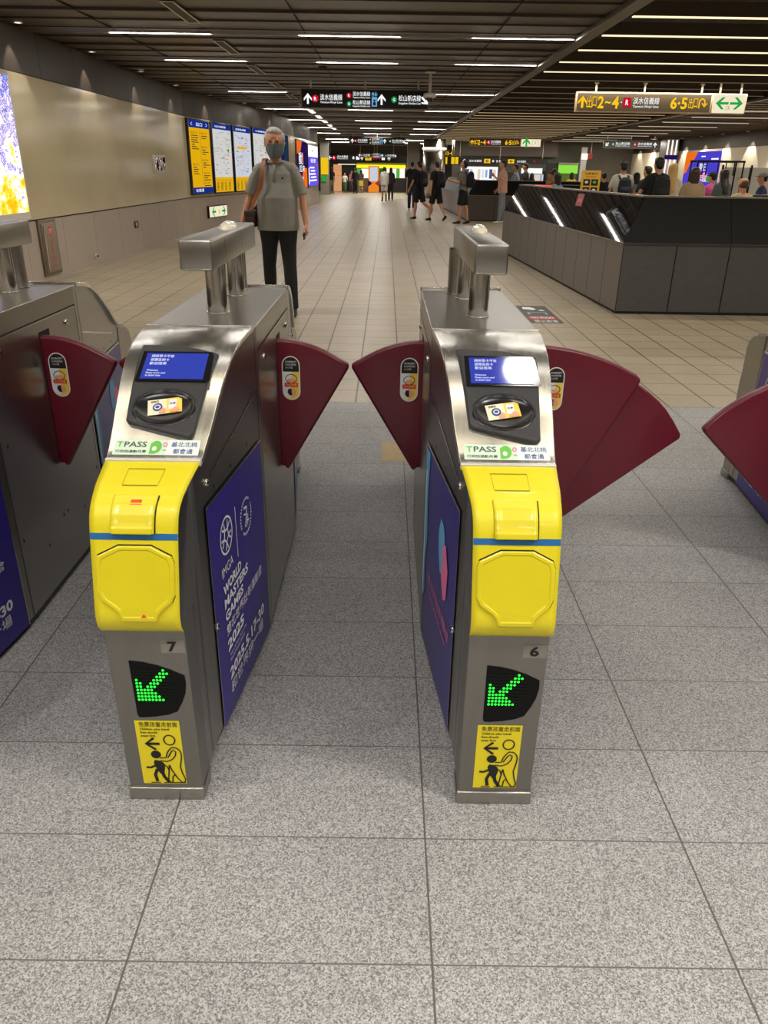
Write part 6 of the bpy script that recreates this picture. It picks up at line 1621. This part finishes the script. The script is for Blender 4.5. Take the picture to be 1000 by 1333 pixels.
i14 = person('person in a pinkish jacket at the dark doorway', -2.45, 54.0, 180, 1.30, dict(shirt='#A67268', pants='#5A3F4A', sleeve=1.9, hair='long', fem=True), .02)
# queue behind the parapet
i15 = person('person in an off-white tee with crossed dark backpack straps behind the parapet', 4.50, 15.3, 2, 1.63, dict(shirt='#B6B2A2', pants='#2A2C30', hair='fringe', loose=1.8))
o = backpack(i15, 'navy backpack with crossing straps on the off-white tee', '#171C2C', .27, .40, .14)
i16 = person('small dark-haired person seen between the off-white tee and the broad man in black', 5.28, 17, 10, 1.42, dict(shirt='#8A8C8C', pants='#2A2C30', hair='bob', fem=True))
i17 = person('broad man in a black tee with tousled hair behind the parapet', 4.57, 13.4, 8, 1.655, dict(hs=1.05, shirt='#121316', pants='#1A1C20', fat=1.12, hair='fringe', aL=(6, 22, 40)))
backpack(i17, 'black backpack on the broad man behind the parapet', '#17181B', .31, .42, .16)
i18 = person('dark-haired person half hidden left of the broad man in black', 4.96, 15.2, 30, 1.54, dict(shirt='#1A1D26', pants='#1A1C20'))
i19 = person('blonde person in a cream top beside the broad man in black', 4.98, 13.9, -20, 1.565, dict(hs=1.05, fem=True, shirt='#D8CDB8', pants='#3A3A3A', hair='long', hairmat=HAIRY, sleeve=1.8))
i20 = person('person with reddish brown bobbed hair in a beige top behind the parapet', 5.02, 12.9, -6, 1.51, dict(fem=True, shirt='#9A8466', pants='#3A3A3A', hair='bob', hairmat=HAIRBR, sleeve=1.9, loose=1.6), .010)
i21 = person('person in a black cap and pink jacket behind the parapet', 6.20, 15.1, 25, 1.45, dict(fem=True, shirt='#C0508C', pants='#3A3A3A', hair='short', sleeve=1.9, loose=1.8, cap='#141414'))
i22 = person('person with very long black hair behind the parapet', 6.00, 14.1, 22, 1.50, dict(fem=True, shirt='#5C6468', pants='#3A3A3A', hair='long', sleeve=1.9), .010)
i23 = person('balding man in a cream shirt behind the parapet', 5.05, 11.0, 12, 1.365, dict(hs=1.08, shirt='#C9AE8C', pants='#3A3A3A', hair='bald', fat=1.1, loose=1.5), .010)
i24 = person('person in a navy shirt at the right edge behind the counter', 6.55, 13.7, 60, 1.45, dict(shirt='#1E2A4A', pants='#2A2A2A', hair='short', cap='#8A8078'))
i25 = person('person in an olive brown tee leaning at the red ticker counter', 3.62, 17.45, 110, 1.43, dict(shirt='#7A6238', pants='#2A2A2A', aL=(35, 10, 50), lean=10, hair='fringe', hairmat=HAIRBR))
i26 = person('person in a beige shirt far behind the red ticker counter', 4.9, 24, 10, 1.50, dict(shirt='#9C8B72', pants='#3A3630'))
i27 = person('person in yellow far behind the notice stand', 6.2, 27.5, 0, 1.40, dict(shirt='#B8A838', pants='#3A3630', hair='bob'), .018)
i28 = person('dark-haired person in grey directly left of the yellow notice stand', 3.22, 15.2, 40, 1.40, dict(shirt='#6A6E74', pants='#2A2A2A', hair='bob', fem=True))
i29 = person('dark-clad person just right of the yellow notice stand, farther back', 5.10, 19.0, 0, 1.42, dict(shirt='#15151A', pants='#1A1A1A'), .018)
i30 = person('second dark-clad person behind the parapet, standing right of the other one', 5.85, 20.5, 15, 1.41, dict(shirt='#1B1B22', pants='#1A1A1A', hair='bob'), .018)
